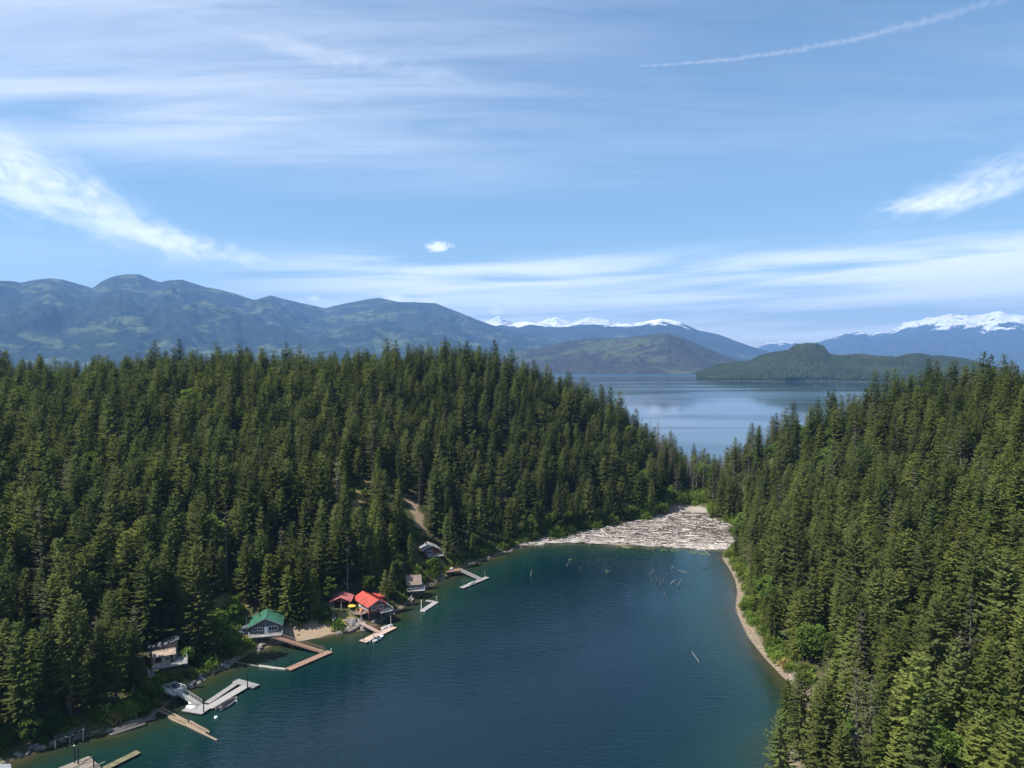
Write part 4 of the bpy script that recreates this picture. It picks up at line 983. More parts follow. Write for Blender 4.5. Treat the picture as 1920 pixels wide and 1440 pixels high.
# ------------------------------------------------------------------ houses
def tan_cabin():
    p = V3(309, 1238, 6.2); p = Vector((p.x, p.y, 0)); rz = R(28); z = 6.0
    t = thing('stilt_cabin', 'small tan plywood cabin on stilts with a railed deck above the rocky bank', 'cabin', p, rz)
    gable(t, -2.7, 2.3, -1.9, 1.9, z, z+2.3, .75, M_TANWALL, M_TANROOF, .4, 'x', ribs=False)
    w = MB(); w.add([(-3.6, 2.1, z-.5), (3.4, 2.1, z-.5), (3.4, 6.2, z-.5), (-3.6, 6.2, z-.5), (-3.6, 2.1, z+2.6), (3.4, 2.1, z+4.6), (3.4, 6.2, z+4.6), (-3.6, 6.2, z+2.6)],
              [(3, 2, 1, 0), (4, 5, 6, 7), (0, 1, 5, 4), (1, 2, 6, 5), (2, 3, 7, 6), (3, 0, 4, 7)]); w.build('rear_wall', M_REARWALL, t)
    r = MB(); r.sheet((-4.1, 1.8, z+2.66), (3.9, 1.8, z+4.95), (3.9, 6.6, z+4.95), (-4.1, 6.6, z+2.66), .15); r.build('shed_roof', M_DARKROOF, t)
    window(t, (2.36, -.5, z+1.2), 1.3, 1.1, (1, 0)); window(t, (-1.7, -1.96, z+1.25), 1.5, 1.3, (0, -1), M_DARKWOOD); window(t, (.6, -1.96, z+1.35), 1.2, .9, (0, -1), M_OFFWHITE)
    window(t, (3.46, 3.3, z+2.2), .8, 2.2, (1, 0), M_DARKWOOD, 0); window(t, (3.46, 4.8, z+2.2), .8, 2.2, (1, 0), M_DARKWOOD, 0)
    door(t, (1.7, -1.96, z+1.0), .85, 2.0, (0, -1), M_DARKWOOD)
    deck(t, -3.2, 5.6, -4.4, -2.0, z-.05, M_GREYWOOD, [[(-3.2, -2.0), (-3.2, -4.35), (5.55, -4.35), (5.55, -2.05)]], 4.3)
    deck(t, 2.5, 5.6, -1.95, 1.9, z-.05, M_GREYWOOD, [[(5.55, -1.9), (5.55, 1.85), (2.6, 1.85)]], 3.6, name='side_deck')
    for x in (-3.4, 0, 3.2):
        for y in (2.4, 6): q = MB(); q.beam((x, y, z-.5), (x, y, z-4.5), .2, .2); q.build('post', M_DARKWOOD, t)
tan_cabin()

def green_house():
    p = V3(500, 1180, 3.4); p = Vector((p.x, p.y, 0)); z = 3.5
    t = thing('green_roofed_house', 'slate grey house with green metal roof and white windows above the beach', 'house', p, R(14))
    gable(t, -4.6, 4.6, -3.6, 4.4, z-.2, z+2.6, 2.2, M_GREYWALL, M_GREENROOF, .75, 'y')
    f = MB(); f.box((0, .4, z-1.2), (8.8, 7.6, 2.0)); f.build('foundation', M_DARKWOOD, t)
    w = MB(); w.box((-6.0, -.4, z+.8), (2.7, 5.6, 2.0)); w.build('lean_to_wall', M_GREYWALL, t)
    r = MB(); r.sheet((-7.9, -3.7, z+1.75), (-4.66, -3.7, z+2.55), (-4.66, 2.9, z+2.55), (-7.9, 2.9, z+1.75), .14); r.build('lean_to_roof', M_DARKROOF, t)
    window(t, (-1.6, -3.67, z+1.45), 1.5, 1.1, (0, -1)); window(t, (2.2, -3.67, z+1.35), 2.6, 1.5, (0, -1), mull=2); window(t, (-3.4, -3.67, z+1.4), .9, 1.0, (0, -1), M_OFFWHITE, 0)
    window(t, (4.67, -1.0, z+1.4), 1.6, 1.1, (1, 0)); window(t, (4.67, 2.0, z+1.4), 1.2, 1.1, (1, 0))
    door(t, (.15, -3.67, z+1.05), 1.0, 2.1, (0, -1)); window(t, (0, -3.67, z+3.4), .9, .7, (0, -1), M_OFFWHITE, 0)
    deck(t, -4.9, 5.2, -6.3, -3.75, z-.1, M_GREYWOOD, [[(-4.9, -3.8), (-4.9, -6.25), (-1.6, -6.25)], [(.2, -6.25), (5.15, -6.25), (5.15, -3.8)]], 2.6)
    deck(t, -7.8, -4.95, -5.6, -3.4, z-.4, M_OLDWOOD, [[(-7.8, -3.5), (-7.8, -5.55), (-5, -5.55)]], 2.0, M_OLDWOOD, 'side_deck')
    c = MB(); c.tube([(-2.2, 1.2, z+3.2), (-2.2, 1.2, z+6.2)], .13, 7); c.build('stovepipe', M_BLACK, t)
    q = MB(); q.beam((-5.4, -5.9, z-1.5), (-5.4, -5.9, z+6.2), .09, .09); q.build('flagpole', M_OFFWHITE, t)
green_house()

def red_house():
    p = V3(694, 1138, 4.2); p = Vector((p.x, p.y, 0)); z = 4.3; rz = R(38)
    t = thing('red_roofed_house', 'house with bright red metal roof and open gabled porch over the rocks', 'house', p, rz)
    # main block: ridge runs toward the water (local -y)
    gable(t, -3.3, 3.3, -5.6, 5.2, z-.2, z+2.3, 1.5, M_BROWNWALL, M_REDROOF, .7, 'y')
    f = MB(); f.box((0, -.2, z-1.4), (6.2, 10.2, 2.4)); f.build('foundation', M_DARKWOOD, t)
    for y in (-4.4, -2.6, -.8): window(t, (-3.37, y, z+1.3), 1.1, 1.4, (-1, 0), M_WHITE, 0)
    door(t, (-3.37, 1.0, z+1.0), 1.0, 2.0, (-1, 0)); window(t, (-1.4, -5.67, z+1.3), 1.6, 1.2, (0, -1)); window(t, (1.2, -5.67, z+1.3), 1.6, 1.2, (0, -1)); window(t, (3.37, -2, z+1.3), 1.8, 1.1, (1, 0))
    wing = MB(); wing.box((4.6, 2.2, z+1.0), (2.4, 4.2, 2.4)); wing.build('rear_wing_wall', M_BROWNWALL, t)
    r = MB(); r.sheet((3.4, -.3, z+2.95), (6.2, -.3, z+2.25), (6.2, 4.7, z+2.25), (3.4, 4.7, z+2.95), .14); r.build('rear_wing_roof', M_REDROOF, t)
    # porch gable in faded red, turned toward the cove
    Mz = Matrix.Rotation(-rz+R(4), 4, 'Z')
    ctr = Vector((V3(641, 1140, 4.2).x-p.x, V3(641, 1140, 4.2).y-p.y, 0)); ctr = Matrix.Rotation(-rz, 4, 'Z') @ ctr
    T = Matrix.Translation(ctr) @ Mz
    def L(x, y, zz): return tuple(T @ Vector((x, y, zz)))
    e, pk = z+3.1, z+4.6
    r = MB(); r.sheet(L(-3.7, -3.4, e), L(0, -3.4, pk), L(0, 3.6, pk), L(-3.7, 3.6, e), -.14); r.sheet(L(0, -3.4, pk), L(3.7, -3.4, e), L(3.7, 3.6, e), L(0, 3.6, pk), -.14)
    for sg in (-1, 1):
        for i in range(12): yy = -3.35+6.9*i/11; r.beam(L(sg*.02, yy, pk+.04), L(sg*3.68, yy, e+.04), .06, .06)
    ro = r.build('porch_roof', M_FADEDRED, t)
    for yy in (-3.2, 3.3):
        g = MB(); g.add([L(-3.2, yy, e+.02), L(3.2, yy, e+.02), L(0, yy, pk-.25), L(-3.2, yy+.1, e+.02), L(3.2, yy+.1, e+.02), L(0, yy+.1, pk-.25)], [(0, 1, 2), (5, 4, 3), (0, 3, 4, 1), (1, 4, 5, 2), (2, 5, 3, 0)]); g.build('porch_gable', M_REDWALL, t)
    for x, y in ((-3.1, -3.0), (0.3, -3.0), (3.1, -3.0), (-3.1, 3.0), (3.1, 3.0)):
        q = MB(); q.beam(L(x, y, z-2.0), L(x, y, e), .18, .18); q.build('porch_post', M_OFFWHITE, t)
    w = MB(); w.add([L(-2.9, 1.2, z-.4), L(2.9, 1.2, z-.4), L(2.9, 3.0, z-.4), L(-2.9, 3.0, z-.4), L(-2.9, 1.2, e-.1), L(2.9, 1.2, e-.1), L(2.9, 3.0, e-.1), L(-2.9, 3.0, e-.1)],
                     [(3, 2, 1, 0), (4, 5, 6, 7), (0, 1, 5, 4), (1, 2, 6, 5), (2, 3, 7, 6), (3, 0, 4, 7)]); w.build('porch_wall', M_GREYWALL, t)
    # deck running in front of the porch and round the water side
    poly = [L(-3.4, -3.6, 0), L(3.6, -5.6, 0), L(7.6, -6.6, 0), L(10.5, -3.8, 0), L(9.2, -1.6, 0), L(3.4, 1.0, 0), L(-3.4, 1.0, 0)]
    d = MB(); d.slab([(q[0], q[1]) for q in poly], z-.45, z-.2); d.build('deck', M_REDWOOD, t)
    rl = MB(); railing(rl, [(q[0], q[1], z-.2) for q in (poly[1], poly[2], poly[3], poly[4])], 1.0); rl.build('railing', M_OFFWHITE, t)
    ps = []
    for q in (poly[0], poly[1], poly[2], poly[3]):
        k = MB(); k.beam((q[0], q[1], z-.45), (q[0], q[1], z-4.0), .2, .2); k.build('post', M_OFFWHITE, t)
    d2 = MB(); d2.box((2.6, -6.7, z-.3), (4.6, 1.9, .18)); d2.box((4.2, -2.6, z-.3), (1.7, 6.2, .18)); d2.build('side_deck', M_GREYWOOD, t)
    r2 = MB(); railing(r2, [(.3, -7.6, z-.2), (4.95, -7.6, z-.2), (5.0, -5.6, z-.2), (5.0, .4, z-.2)], 1.0); r2.build('side_railing', M_OFFWHITE, t)
    for x, y in ((.6, -7.5), (4.8, -7.5), (4.9, -4), (4.9, -.5)): k = MB(); k.beam((x, y, z-.4), (x, y, z-4.2), .18, .18); k.build('side_deck_post', M_DARKWOOD, t)
    return T, p, rz, z
def on_house(T, p, rz, x, y):
    q = Matrix.Translation(p) @ Matrix.Rotation(rz, 4, 'Z') @ T @ Vector((x, y, 0)); return Vector((q.x, q.y, 0))
RT, RP, RRZ, RZ = red_house()
def deck_things():
    zt = RZ-.2
    def umb(x, y, m, label, rad=1.4):
        q = on_house(RT, RP, RRZ, x, y); t = thing('parasol', label, 'parasol', (q.x, q.y, zt))
        mb = MB(); n = 8; vs = [(0, 0, 2.5)]+[(math.cos(i*6.283/n)*rad, math.sin(i*6.283/n)*rad, 1.95) for i in range(n)]+[(0, 0, 2.38)]+[(math.cos(i*6.283/n)*rad*.98, math.sin(i*6.283/n)*rad*.98, 1.87) for i in range(n)]
        mb.add(vs, [(0, 1+i, 1+(i+1) % n) for i in range(n)]+[(n+1, n+2+(i+1) % n, n+2+i) for i in range(n)]+[(1+i, n+2+i, n+2+(i+1) % n, 1+(i+1) % n) for i in range(n)]); mb.build('canopy', m, t)
        pl = MB(); pl.tube([(0, 0, 0), (0, 0, 2.4)], .04, 6); pl.build('pole', M_OFFWHITE, t)
        b = MB(); b.tube([(0, 0, 0), (0, 0, .09)], [.3, .28], 10); b.build('base', M_DARKWOOD, t)
    umb(4.0, -3.4, M_YELLOW, 'yellow parasol open on the deck of the red roofed house')
    def chair(x, y, rz, m, label):
        q = on_house(RT, RP, RRZ, x, y); t = thing('deck_chair', label, 'chair', (q.x, q.y, zt), rz)
        a = MB(); a.box((0, 0, .4), (.6, .6, .08)); a.build('seat', m, t)
        b = MB(); b.beam((0, .28, .42), (0, .5, 1.1), .6, .07); b.build('backrest', m, t)
        for sx in (-1, 1):
            for sy in (-1, 1): l = MB(); l.beam((sx*.26, sy*.26, 0), (sx*.26, sy*.26, .38), .06, .06); l.build('leg', m, t)
            r = MB(); r.box((sx*.33, 0, .62), (.08, .6, .05)); r.build('armrest', m, t)
    chair(5.6, -4.2, .4, M_YELLOW, 'yellow deck chair nearest the parasol on the red house deck'); chair(6.9, -4.8, -.5, M_ORANGE, 'orange deck chair at the deck railing of the red roofed house'); chair(5.4, -2.0, 2.2, M_WHITE, 'white deck chair beside the wall of the red roofed house')
    q = on_house(RT, RP, RRZ, 7.2, -3.2); t = thing('patio_table', 'brown round patio table on the red house deck', 'table', (q.x, q.y, zt))
    a = MB(); a.tube([(0, 0, .7), (0, 0, .77)], .85, 14); a.build('table_top', M_REDWOOD, t); b = MB(); b.tube([(0, 0, 0), (0, 0, .7)], [.3, .07], 8); b.build('pedestal', M_DARKWOOD, t)
deck_things()

def boathouse():
    p = V3(776, 1101, 3.6); p = Vector((p.x, p.y, 0)); z = 3.4
    t = thing('boathouse', 'narrow shore house with steep brown shingled roof and balcony on posts', 'boathouse', p, R(12))
    gable(t, -2.5, 2.3, -2.3, 2.5, z-.1, z+2.2, 2.5, M_GREENWALL, M_BROWNROOF, .45, 'x', ribs=False)
    e = MB(); e.add([(2.34, -2.2, z), (2.34, 2.4, z), (2.34, 2.4, z+2.2), (2.34, .1, z+4.5), (2.34, -2.2, z+2.2), (2.42, -2.2, z), (2.42, 2.4, z), (2.42, 2.4, z+2.2), (2.42, .1, z+4.5), (2.42, -2.2, z+2.2)], [(4, 3, 2, 1, 0), (5, 6, 7, 8, 9)]+[(i, (i+1) % 5, (i+1) % 5+5, i+5) for i in range(5)]); e.build('gable_cladding', M_PALEWALL, t)
    window(t, (2.47, -.9, z+1.3), 1.0, 1.3, (1, 0)); window(t, (2.47, .1, z+3.0), .8, .9, (1, 0), M_WHITE, 0); window(t, (-1.2, -2.37, z+1.2), 1.3, 1.1, (0, -1)); window(t, (.9, -2.37, z+1.2), 1.3, 1.1, (0, -1)); door(t, (2.47, 1.4, z+1.0), .8, 2.0, (1, 0), M_GREENWALL)
    deck(t, -2.8, 3.9, -3.9, -2.42, z-.05, M_PALEWOOD, [[(-2.8, -2.5), (-2.8, -3.85), (3.85, -3.85), (3.85, -2.5)]], 3.0)
    deck(t, 2.55, 3.9, -2.4, 2.4, z-.05, M_PALEWOOD, [[(3.85, -2.3), (3.85, 2.35), (2.6, 2.35)]], 2.6, name='side_deck')
    f = MB(); f.box((-.1, .3, z-1.2), (4.2, 3.8, 2.2)); f.build('foundation', M_ROCK, t)
boathouse()
def dark_cabin():
    p = V3(806, 1037, 8.2); p = Vector((p.x, p.y, 0)); z = 8.0
    t = thing('dark_red_cabin', 'dark red cabin with grey gabled roof and pale deck below the dirt track', 'cabin', p, R(20))
    gable(t, -3.4, 3.4, -2.8, 3.2, z-.1, z+2.4, 1.7, M_REDWALL, M_GREYROOF, .6, 'y', ribs=False)
    w = MB(); w.box((0, .2, z-1.5), (6.2, 5.6, 2.8)); w.build('basement_wall', M_DARKWOOD, t)
    window(t, (-.9, -2.87, z+1.3), 2.4, 1.2, (0, -1), mull=2); window(t, (0, -2.87, z+3.0), .9, .7, (0, -1), M_OFFWHITE, 0); door(t, (1.6, -2.87, z+1.0), .9, 2.0, (0, -1), M_BROWNWALL)
    window(t, (3.47, -.4, z+1.3), 1.4, 1.1, (1, 0)); window(t, (3.47, 1.8, z+1.3), 1.0, 1.1, (1, 0))
    deck(t, -2.0, 5.0, -4.8, -2.92, z-.05, M_PALEWOOD, [[(-2.0, -3.0), (-2.0, -4.75), (4.95, -4.75), (4.95, -3.0)]], 3.6)
    c = MB(); c.box((-1.2, 1.4, z+4.0), (.6, .6, 1.4)); c.build('chimney', M_ROCK, t)
dark_cabin()
def metal_shed():
    p = V3(-6, 1452, 3.0); p = Vector((p.x, p.y, 0)); z = 1.2
    t = thing('boat_shed', 'low boat shed with pale galvanised roof at the near gravel bank', 'shed', p, R(38))
    gable(t, -2.2, 2.2, -3.4, 3.4, z-.5, z+1.3, .8, M_PALEWALL, M_METAL, .4, 'y')
    door(t, (0, -3.47, z+.6), 1.4, 1.7, (0, -1), M_OFFWHITE)
metal_shed()

# ------------------------------------------------------------------ docks, gangways, piles
def plank_run(mb, a, b, w, step=.28, th=.07, gap=.05, rise=0.0):
    a = Vector(a); b = Vector(b); d = b-a; L = d.length; d /= L; n = max(1, int(L/step)); s = Vector((-d.y, d.x, 0)).normalized(); st = L/n
    rj = random.Random(int(L*977))
    for i in range(n):
        c = a+d*(st*(i+.5)); j = rj.uniform(-.04, .04)
        mb.beam(c-s*(w/2+j), c+s*(w/2-j), st-gap, th)
def floating_dock(name, label, a, b, w, m, z=.55, floats=True, fascia=M_DARKWOOD, root=None, group=None):
    a = V3(*a, z); b = V3(*b, z)
    t = root or thing(name, label, 'dock', (0, 0, 0), group=group)
    mb = MB(); plank_run(mb, a, b, w); mb.build('decking', m, t, kind=None)
    d = (b-a).normalized(); s = Vector((-d.y, d.x, 0)); f = MB()
    for sg in (-1, 1): f.beam(a+s*(sg*(w/2-.08))-Vector((0, 0, .2)), b+s*(sg*(w/2-.08))-Vector((0, 0, .2)), .14, .26)
    for q in (a+d*.1, b-d*.1): f.beam(q-s*(w/2-.17)-Vector((0, 0, .2)), q+s*(w/2-.17)-Vector((0, 0, .2)), .12, .24)
    f.build('frame', fascia, t)
    if floats:
        n = max(2, int((b-a).length/4)); g = MB()
        for i in range(n):
            c = a.lerp(b, (i+.5)/n); c.z = .08; g.box(c, (2.0, w*.82, .46), math.atan2(d.y, d.x))
        g.build('floats', M_BLACK, t)
    return t
def gangway(label, a, za, b, zb, w, m, rail=M_OFFWHITE, rails=(-1, 1), step=.3, gap=.05):
    A = V3(*a, za); B = V3(*b, zb); t = thing('gangway', label, 'gangway', (0, 0, 0))
    mb = MB(); plank_run(mb, A, B, w, step, .07, gap); mb.build('decking', m, t)
    d = (B-A); dd = d.normalized(); s = Vector((-dd.y, dd.x, 0)).normalized(); f = MB()
    for sg in (-1, 1): f.beam(A+s*(sg*(w/2-.06))-Vector((0, 0, .17)), B+s*(sg*(w/2-.06))-Vector((0, 0, .17)), .1, .24)
    f.build('stringers', M_DARKWOOD if m is not M_PALEWOOD else M_OFFWHITE, t)
    if rails:
        r = MB()
        for sg in rails: railing(r, [A+s*(sg*w/2), B+s*(sg*w/2)], .95, 1.6, .06)
        r.build('railing', rail, t)
    if d.length > 9:
        for q in (.18, .42):
            c = A.lerp(B, q)
            for sg in (-1, 1):
                k = MB(); e = c+s*(sg*(w/2-.25)); k.beam(e-Vector((0, 0, .25)), (e.x, e.y, min(h1(e.x, e.y), 0)-.3), .16, .16); k.build('post', M_DARKWOOD, t)
    return t
def pile(label, px, py, hgt, m=M_PILE, r=.14, cap=None):
    p = V3(px, py, 0); t = thing('mooring_pile', label, 'pile', (p.x, p.y, 0))
    mb = MB(); mb.tube([(0, 0, -3.0), (0, 0, hgt*.5), (0, 0, hgt)], [r*1.1, r, r], 9); mb.build('shaft', m, t)
    c = MB(); c.tube([(0, 0, hgt), (0, 0, hgt+.05), (0, 0, hgt+.22)], [r*1.2, r*1.2, .02], 9); c.build('cap', cap or m, t)

# near left: old raft with a mossy arm
t = thing('old_raft', 'weathered grey plank raft with loose boards at the nearest bank', 'raft')
c0, c1 = V3(118, 1452, .5), V3(178, 1428, .5)
mb = MB(); plank_run(mb, c0, c1, 7.0, .34, .08, .06); mb.build('decking', M_OLDWOOD, t)
f = MB(); dd = (c1-c0).normalized(); ss = Vector((-dd.y, dd.x, 0))
for k in (-3.2, -1, 1, 3.2): f.tube([c0+ss*k-Vector((0, 0, .35)), c1+ss*k-Vector((0, 0, .35))], .3, 7)
f.build('float_logs', M_LOGG, t)
lb = MB(); rj = random.Random(4)
for i in range(7):
    q = c0.lerp(c1, rj.uniform(.05, .9))+ss*rj.uniform(-3, 3)+Vector((0, 0, .1+.03*i)); an = rj.uniform(-.4, .4)+math.atan2(dd.y, dd.x); lb.beam(q, q+Vector((math.cos(an), math.sin(an), 0))*rj.uniform(1.5, 3), .22, .06)
lb.build('loose_boards', M_LOGG, t)
floating_dock('mossy_dock', 'mossy green old dock arm reaching out from the plank raft', (196, 1441), (260, 1409), 1.9, M_MOSSWOOD)
pile('dark pile with white bird board at the old raft', 140, 1434, 4.3, cap=M_WHITE); pile('dark pile standing in the middle of the old raft', 147, 1437, 4.2); pile('short dark pile at the corner where the mossy arm begins', 176, 1444, 2.9)
t = thing('ruined_pier', 'ruined wooden pier with bare posts at the shaded bank', 'pier')
ends = [(104, 1403), (131, 1396), (155, 1388)]
for i, (px, py) in enumerate(ends):
    q = V3(px, py, 0); k = MB(); k.tube([(q.x, q.y, -1.5), (q.x+.1*i, q.y, 1.9+.9*(i == 2))], [.17, .14], 7); k.build('post', M_PALEPILE if i != 1 else M_LOGG, t)
    g2 = Vector((q.x-2.2, q.y+4.2, 0)); k = MB(); k.tube([(g2.x, g2.y, -.5), (g2.x, g2.y, 1.6)], [.17, .15], 7); k.build('post', M_LOGG, t)
    k = MB(); k.beam((q.x, q.y, 1.5), (g2.x, g2.y, 1.45), .2, .25); k.build('cross_beam', M_LOGG, t)
a, b = V3(98, 1404, 0), V3(158, 1387, 0); k = MB()
for off in (.3, 2.0, 3.4): k.beam((a.x-.5*off, a.y+off, 1.7), (b.x-.5*off, b.y+off, 1.55), .25, .12)
k.build('stringers', M_LOGG, t); k = MB()
for i in range(6): q = a.lerp(b, .1+.13*i+.03*(i % 2)); k.beam((q.x, q.y, 1.8-.02*i), (q.x-1.8+.3*(i % 3), q.y+3.6, 1.75-.02*i), .3, .06)
k.build('deck_boards', M_LOGG, t)

# tan cabin: stair, landing, gangway, U-shaped dock, boats
t = thing('landing_platform', 'pale railed landing platform on posts below the tan stilt cabin', 'platform', V3(327, 1294, 2.5).to_2d().to_3d(), R(-30))
deck(t, -2.6, 2.6, -1.9, 1.9, 2.5, M_PALEWOOD, [[(-2.6, -1.85), (.9, -1.85)], [(2.55, -.3), (2.55, 1.85), (-2.6, 1.85), (-2.6, -1.85)]], 2.9, M_WHITE)
b = MB(); b.box((-1.2, .9, 2.9), (1.3, .7, .7)); b.build('storage_box', M_NAVY, t)
def stair(label, a, za, b, zb, w, m=M_OFFWHITE):
    A, B = V3(*a, za), V3(*b, zb); t = thing('outdoor_stair', label, 'stair'); d = B-A; s = Vector((-d.y, d.x, 0)).normalized()
    for sg in (-1, 1): k = MB(); k.beam(A+s*(sg*w/2), B+s*(sg*w/2), .08, .25); k.build('stringer', m, t)
    n = max(3, int(abs(zb-za)/.2))
    st = MB()
    for i in range(n): c = A.lerp(B, (i+.5)/n)+Vector((0, 0, .1)); st.beam(c-s*(w/2-.05), c+s*(w/2-.05), .28, .05)
    st.build('treads', m, t); r = MB()
    for sg in (-1, 1): railing(r, [A+s*(sg*w/2), B+s*(sg*w/2)], .95, 1.3, .06)
    r.build('railing', m, t)
stair('weathered white stair from the tan cabin deck to the bank', (281, 1256), 5.4, (287, 1284), 3.0, 1.1); stair('low white stair leading onto the landing platform', (289, 1286), 3.0, (314, 1291), 2.55, 1.1)
gangway('pale gangway from the landing platform down to the U shaped dock', (337, 1298), 2.5, (374, 1321), .62, 1.7, M_PALEWOOD)
t = floating_dock('u_shaped_dock', 'U shaped floating dock of pale and grey boards below the tan cabin', (352, 1325), (390, 1331), 4.6, M_PALEWOOD)
floating_dock('', '', (391, 1327), (462, 1285), 2.5, M_PALEWOOD, .54, root=t); floating_dock('', '', (388, 1318), (449, 1277), 1.7, M_GREYWOOD, .53, root=t); floating_dock('', '', (441, 1276), (481, 1287), 2.4, M_GREYWOOD, .57, root=t)
pile('black pile at the near corner of the U shaped dock', 382, 1339, 4.4); pile('black pile at the far corner of the U shaped dock', 464, 1293, 4.6)

def hull_mesh(L, Wd, Hh, flip=False, n=9):
    mb = MB(); st = []
    for i in range(n):
        s = i/(n-1); w = Wd/2*(1-max(0, (s-.45)/.55)**2.2)*(.86+.14*min(1, s*3)); w = max(w, .03); k = .12+.5*max(0, (s-.6)/.4)**2*Hh; top = Hh*(1+.18*s*s)
        x = (s-.5)*L; st.append([(x, -w, top), (x, -w*.86, Hh*.35+k*.3), (x, -w*.35, k*.6), (x, 0, k*.45), (x, w*.35, k*.6), (x, w*.86, Hh*.35+k*.3), (x, w, top)])
    for r in st: mb.v += r
    for i in range(n-1):
        for j in range(6): a = i*7+j; mb.f.append((a, a+7, a+8, a+1))
    mb.f.append(tuple(range(7))); mb.f.append(tuple(reversed(range((n-1)*7, n*7))))
    if flip: mb.v = [(x, -y, Hh*1.2-z) for x, y, z in mb.v]
    return mb
def rim(L, Wd, Hh, n=9):
    mb = MB()
    for i in range(n-1):
        for sg in (-1, 1):
            P = []
            for q in (i, i+1):
                s = q/(n-1); w = Wd/2*(1-max(0, (s-.45)/.55)**2.2)*(.86+.14*min(1, s*3)); P.append(((s-.5)*L, sg*max(w, .03), Hh*(1+.18*s*s)))
            mb.beam(P[0], P[1], .09, .07)
    return mb
def motorboat(label, a, b, z, Wd, hullm, coverm=None, blue=None):
    A, B = V3(*a, 0), V3(*b, 0); d = B-A; L = d.length; c = (A+B)/2
    t = thing('motorboat', label, 'boat', (c.x, c.y, z), math.atan2(d.y, d.x))
    hull_mesh(L, Wd, .8).build('hull', hullm, t, True); rim(L, Wd, .8).build('gunwale', M_OFFWHITE if not blue else blue, t)
    fl = MB(); fl.box((-.1*L, 0, .5), (L*.62, Wd*.7, .06)); fl.build('floor', M_OFFWHITE, t)
    if coverm:
        k = MB(); n = 7
        for i in range(n):
            s = .04+.9*i/(n-1); w = Wd/2*(1-max(0, (s-.45)/.55)**2.2)*.97; h = .86+.5*math.sin(min(1, s*1.3)*math.pi)**.7
            k.v += [((s-.5)*L, -w, .84), ((s-.5)*L, -w*.5, h), ((s-.5)*L, 0, h+.12), ((s-.5)*L, w*.5, h), ((s-.5)*L, w, .84)]
        for i in range(n-1):
            for j in range(4): q = i*5+j; k.f.append((q, q+1, q+6, q+5))
        k.f += [(4, 3, 2, 1, 0), tuple(range((n-1)*5, n*5))]; k.build('cover', coverm, t, True)
    else:
        dk = MB(); dk.box((L*.3, 0, .86), (L*.26, Wd*.55, .08)); dk.build('foredeck', hullm, t)
        w = MB(); w.sheet((L*.16, -Wd*.36, .9), (L*.16, Wd*.36, .9), (L*.06, Wd*.33, 1.45), (L*.06, -Wd*.33, 1.45), .03); w.build('windscreen', M_GLASS, t)
        for sy in (-.25, .25): q = MB(); q.box((-.05*L, sy*Wd, .75), (.5, .5, .45)); q.box((-.05*L-.22, sy*Wd, 1.1), (.1, .5, .5)); q.build('seat', M_NAVY, t)
    e = MB(); e.box((-L/2-.18, 0, .85), (.4, .42, .6)); e.box((-L/2-.12, 0, .2), (.16, .16, .8)); e.build('outboard_motor', M_BLACK, t)
motorboat('motorboat under a black cover moored inside the U shaped dock', (409, 1333), (444, 1311), -.25, 2.4, M_OFFWHITE, M_BLACK)
def dinghy(label, a, b, z, Wd, m, flip=True):
    A, B = V3(*a, z), V3(*b, z); d = B-A; c = (A+B)/2; t = thing('dinghy', label, 'boat', (c.x, c.y, z), math.atan2(d.y, d.x))
    hull_mesh(d.length, Wd, .5, flip).build('hull', m, t, True); k = MB(); zz = .62 if flip else .03
    k.beam((-d.length*.45, 0, zz if flip else .0), (d.length*.3, 0, zz), .08, .07); k.build('keel', M_OFFWHITE, t)
dinghy('white dinghy turned over beside the railing end of the U shaped dock', (354, 1320), (369, 1316), .62, 1.4, M_WHITE); dinghy('white dinghy turned over at the outer edge of the U shaped dock', (351, 1326), (367, 1328), .62, 1.3, M_WHITE)
def buoy(label, px, py, r=.35):
    p = V3(px, py, 0); t = thing('buoy', label, 'buoy', (p.x, p.y, 0)); b = MB(); b.tube([(0, 0, -.3), (0, 0, -.1), (0, 0, .25), (0, 0, .45), (0, 0, .52)], [.1, r, r, r*.6, .06], 10); b.build('float', M_WHITE, t, True)
    q = MB(); q.tube([(0, 0, .5), (0, 0, .75)], .04, 6); q.build('eye', M_BLACK, t)
buoy('white mooring buoy in the water off the covered motorboat', 405, 1346, .45); buoy('small white fender buoy at the outer side of the U shaped dock', 443, 1316, .3)

# green house: walkway, red-brown dock, floating boom
gangway('long red brown gangway from the green roofed house to its dock', (512, 1193), 2.9, (605, 1222), .62, 1.9, M_REDWOOD, M_REDWOOD)
floating_dock('red_brown_dock', 'long red brown floating dock below the green roofed house', (540, 1255), (619, 1221), 2.5, M_REDWOOD)
pile('thin black pile at the near end of the red brown dock', 546, 1252, 4.0, r=.1); pile('white post at the far end of the red brown dock', 621, 1222, .9, M_WHITE, .1); pile('white post on the outer edge of the red brown dock', 610, 1229, .9, M_WHITE, .1)
stair('pale stair from the green house deck to the rocks', (497, 1190), 3.2, (516, 1200), 1.6, 1.2)
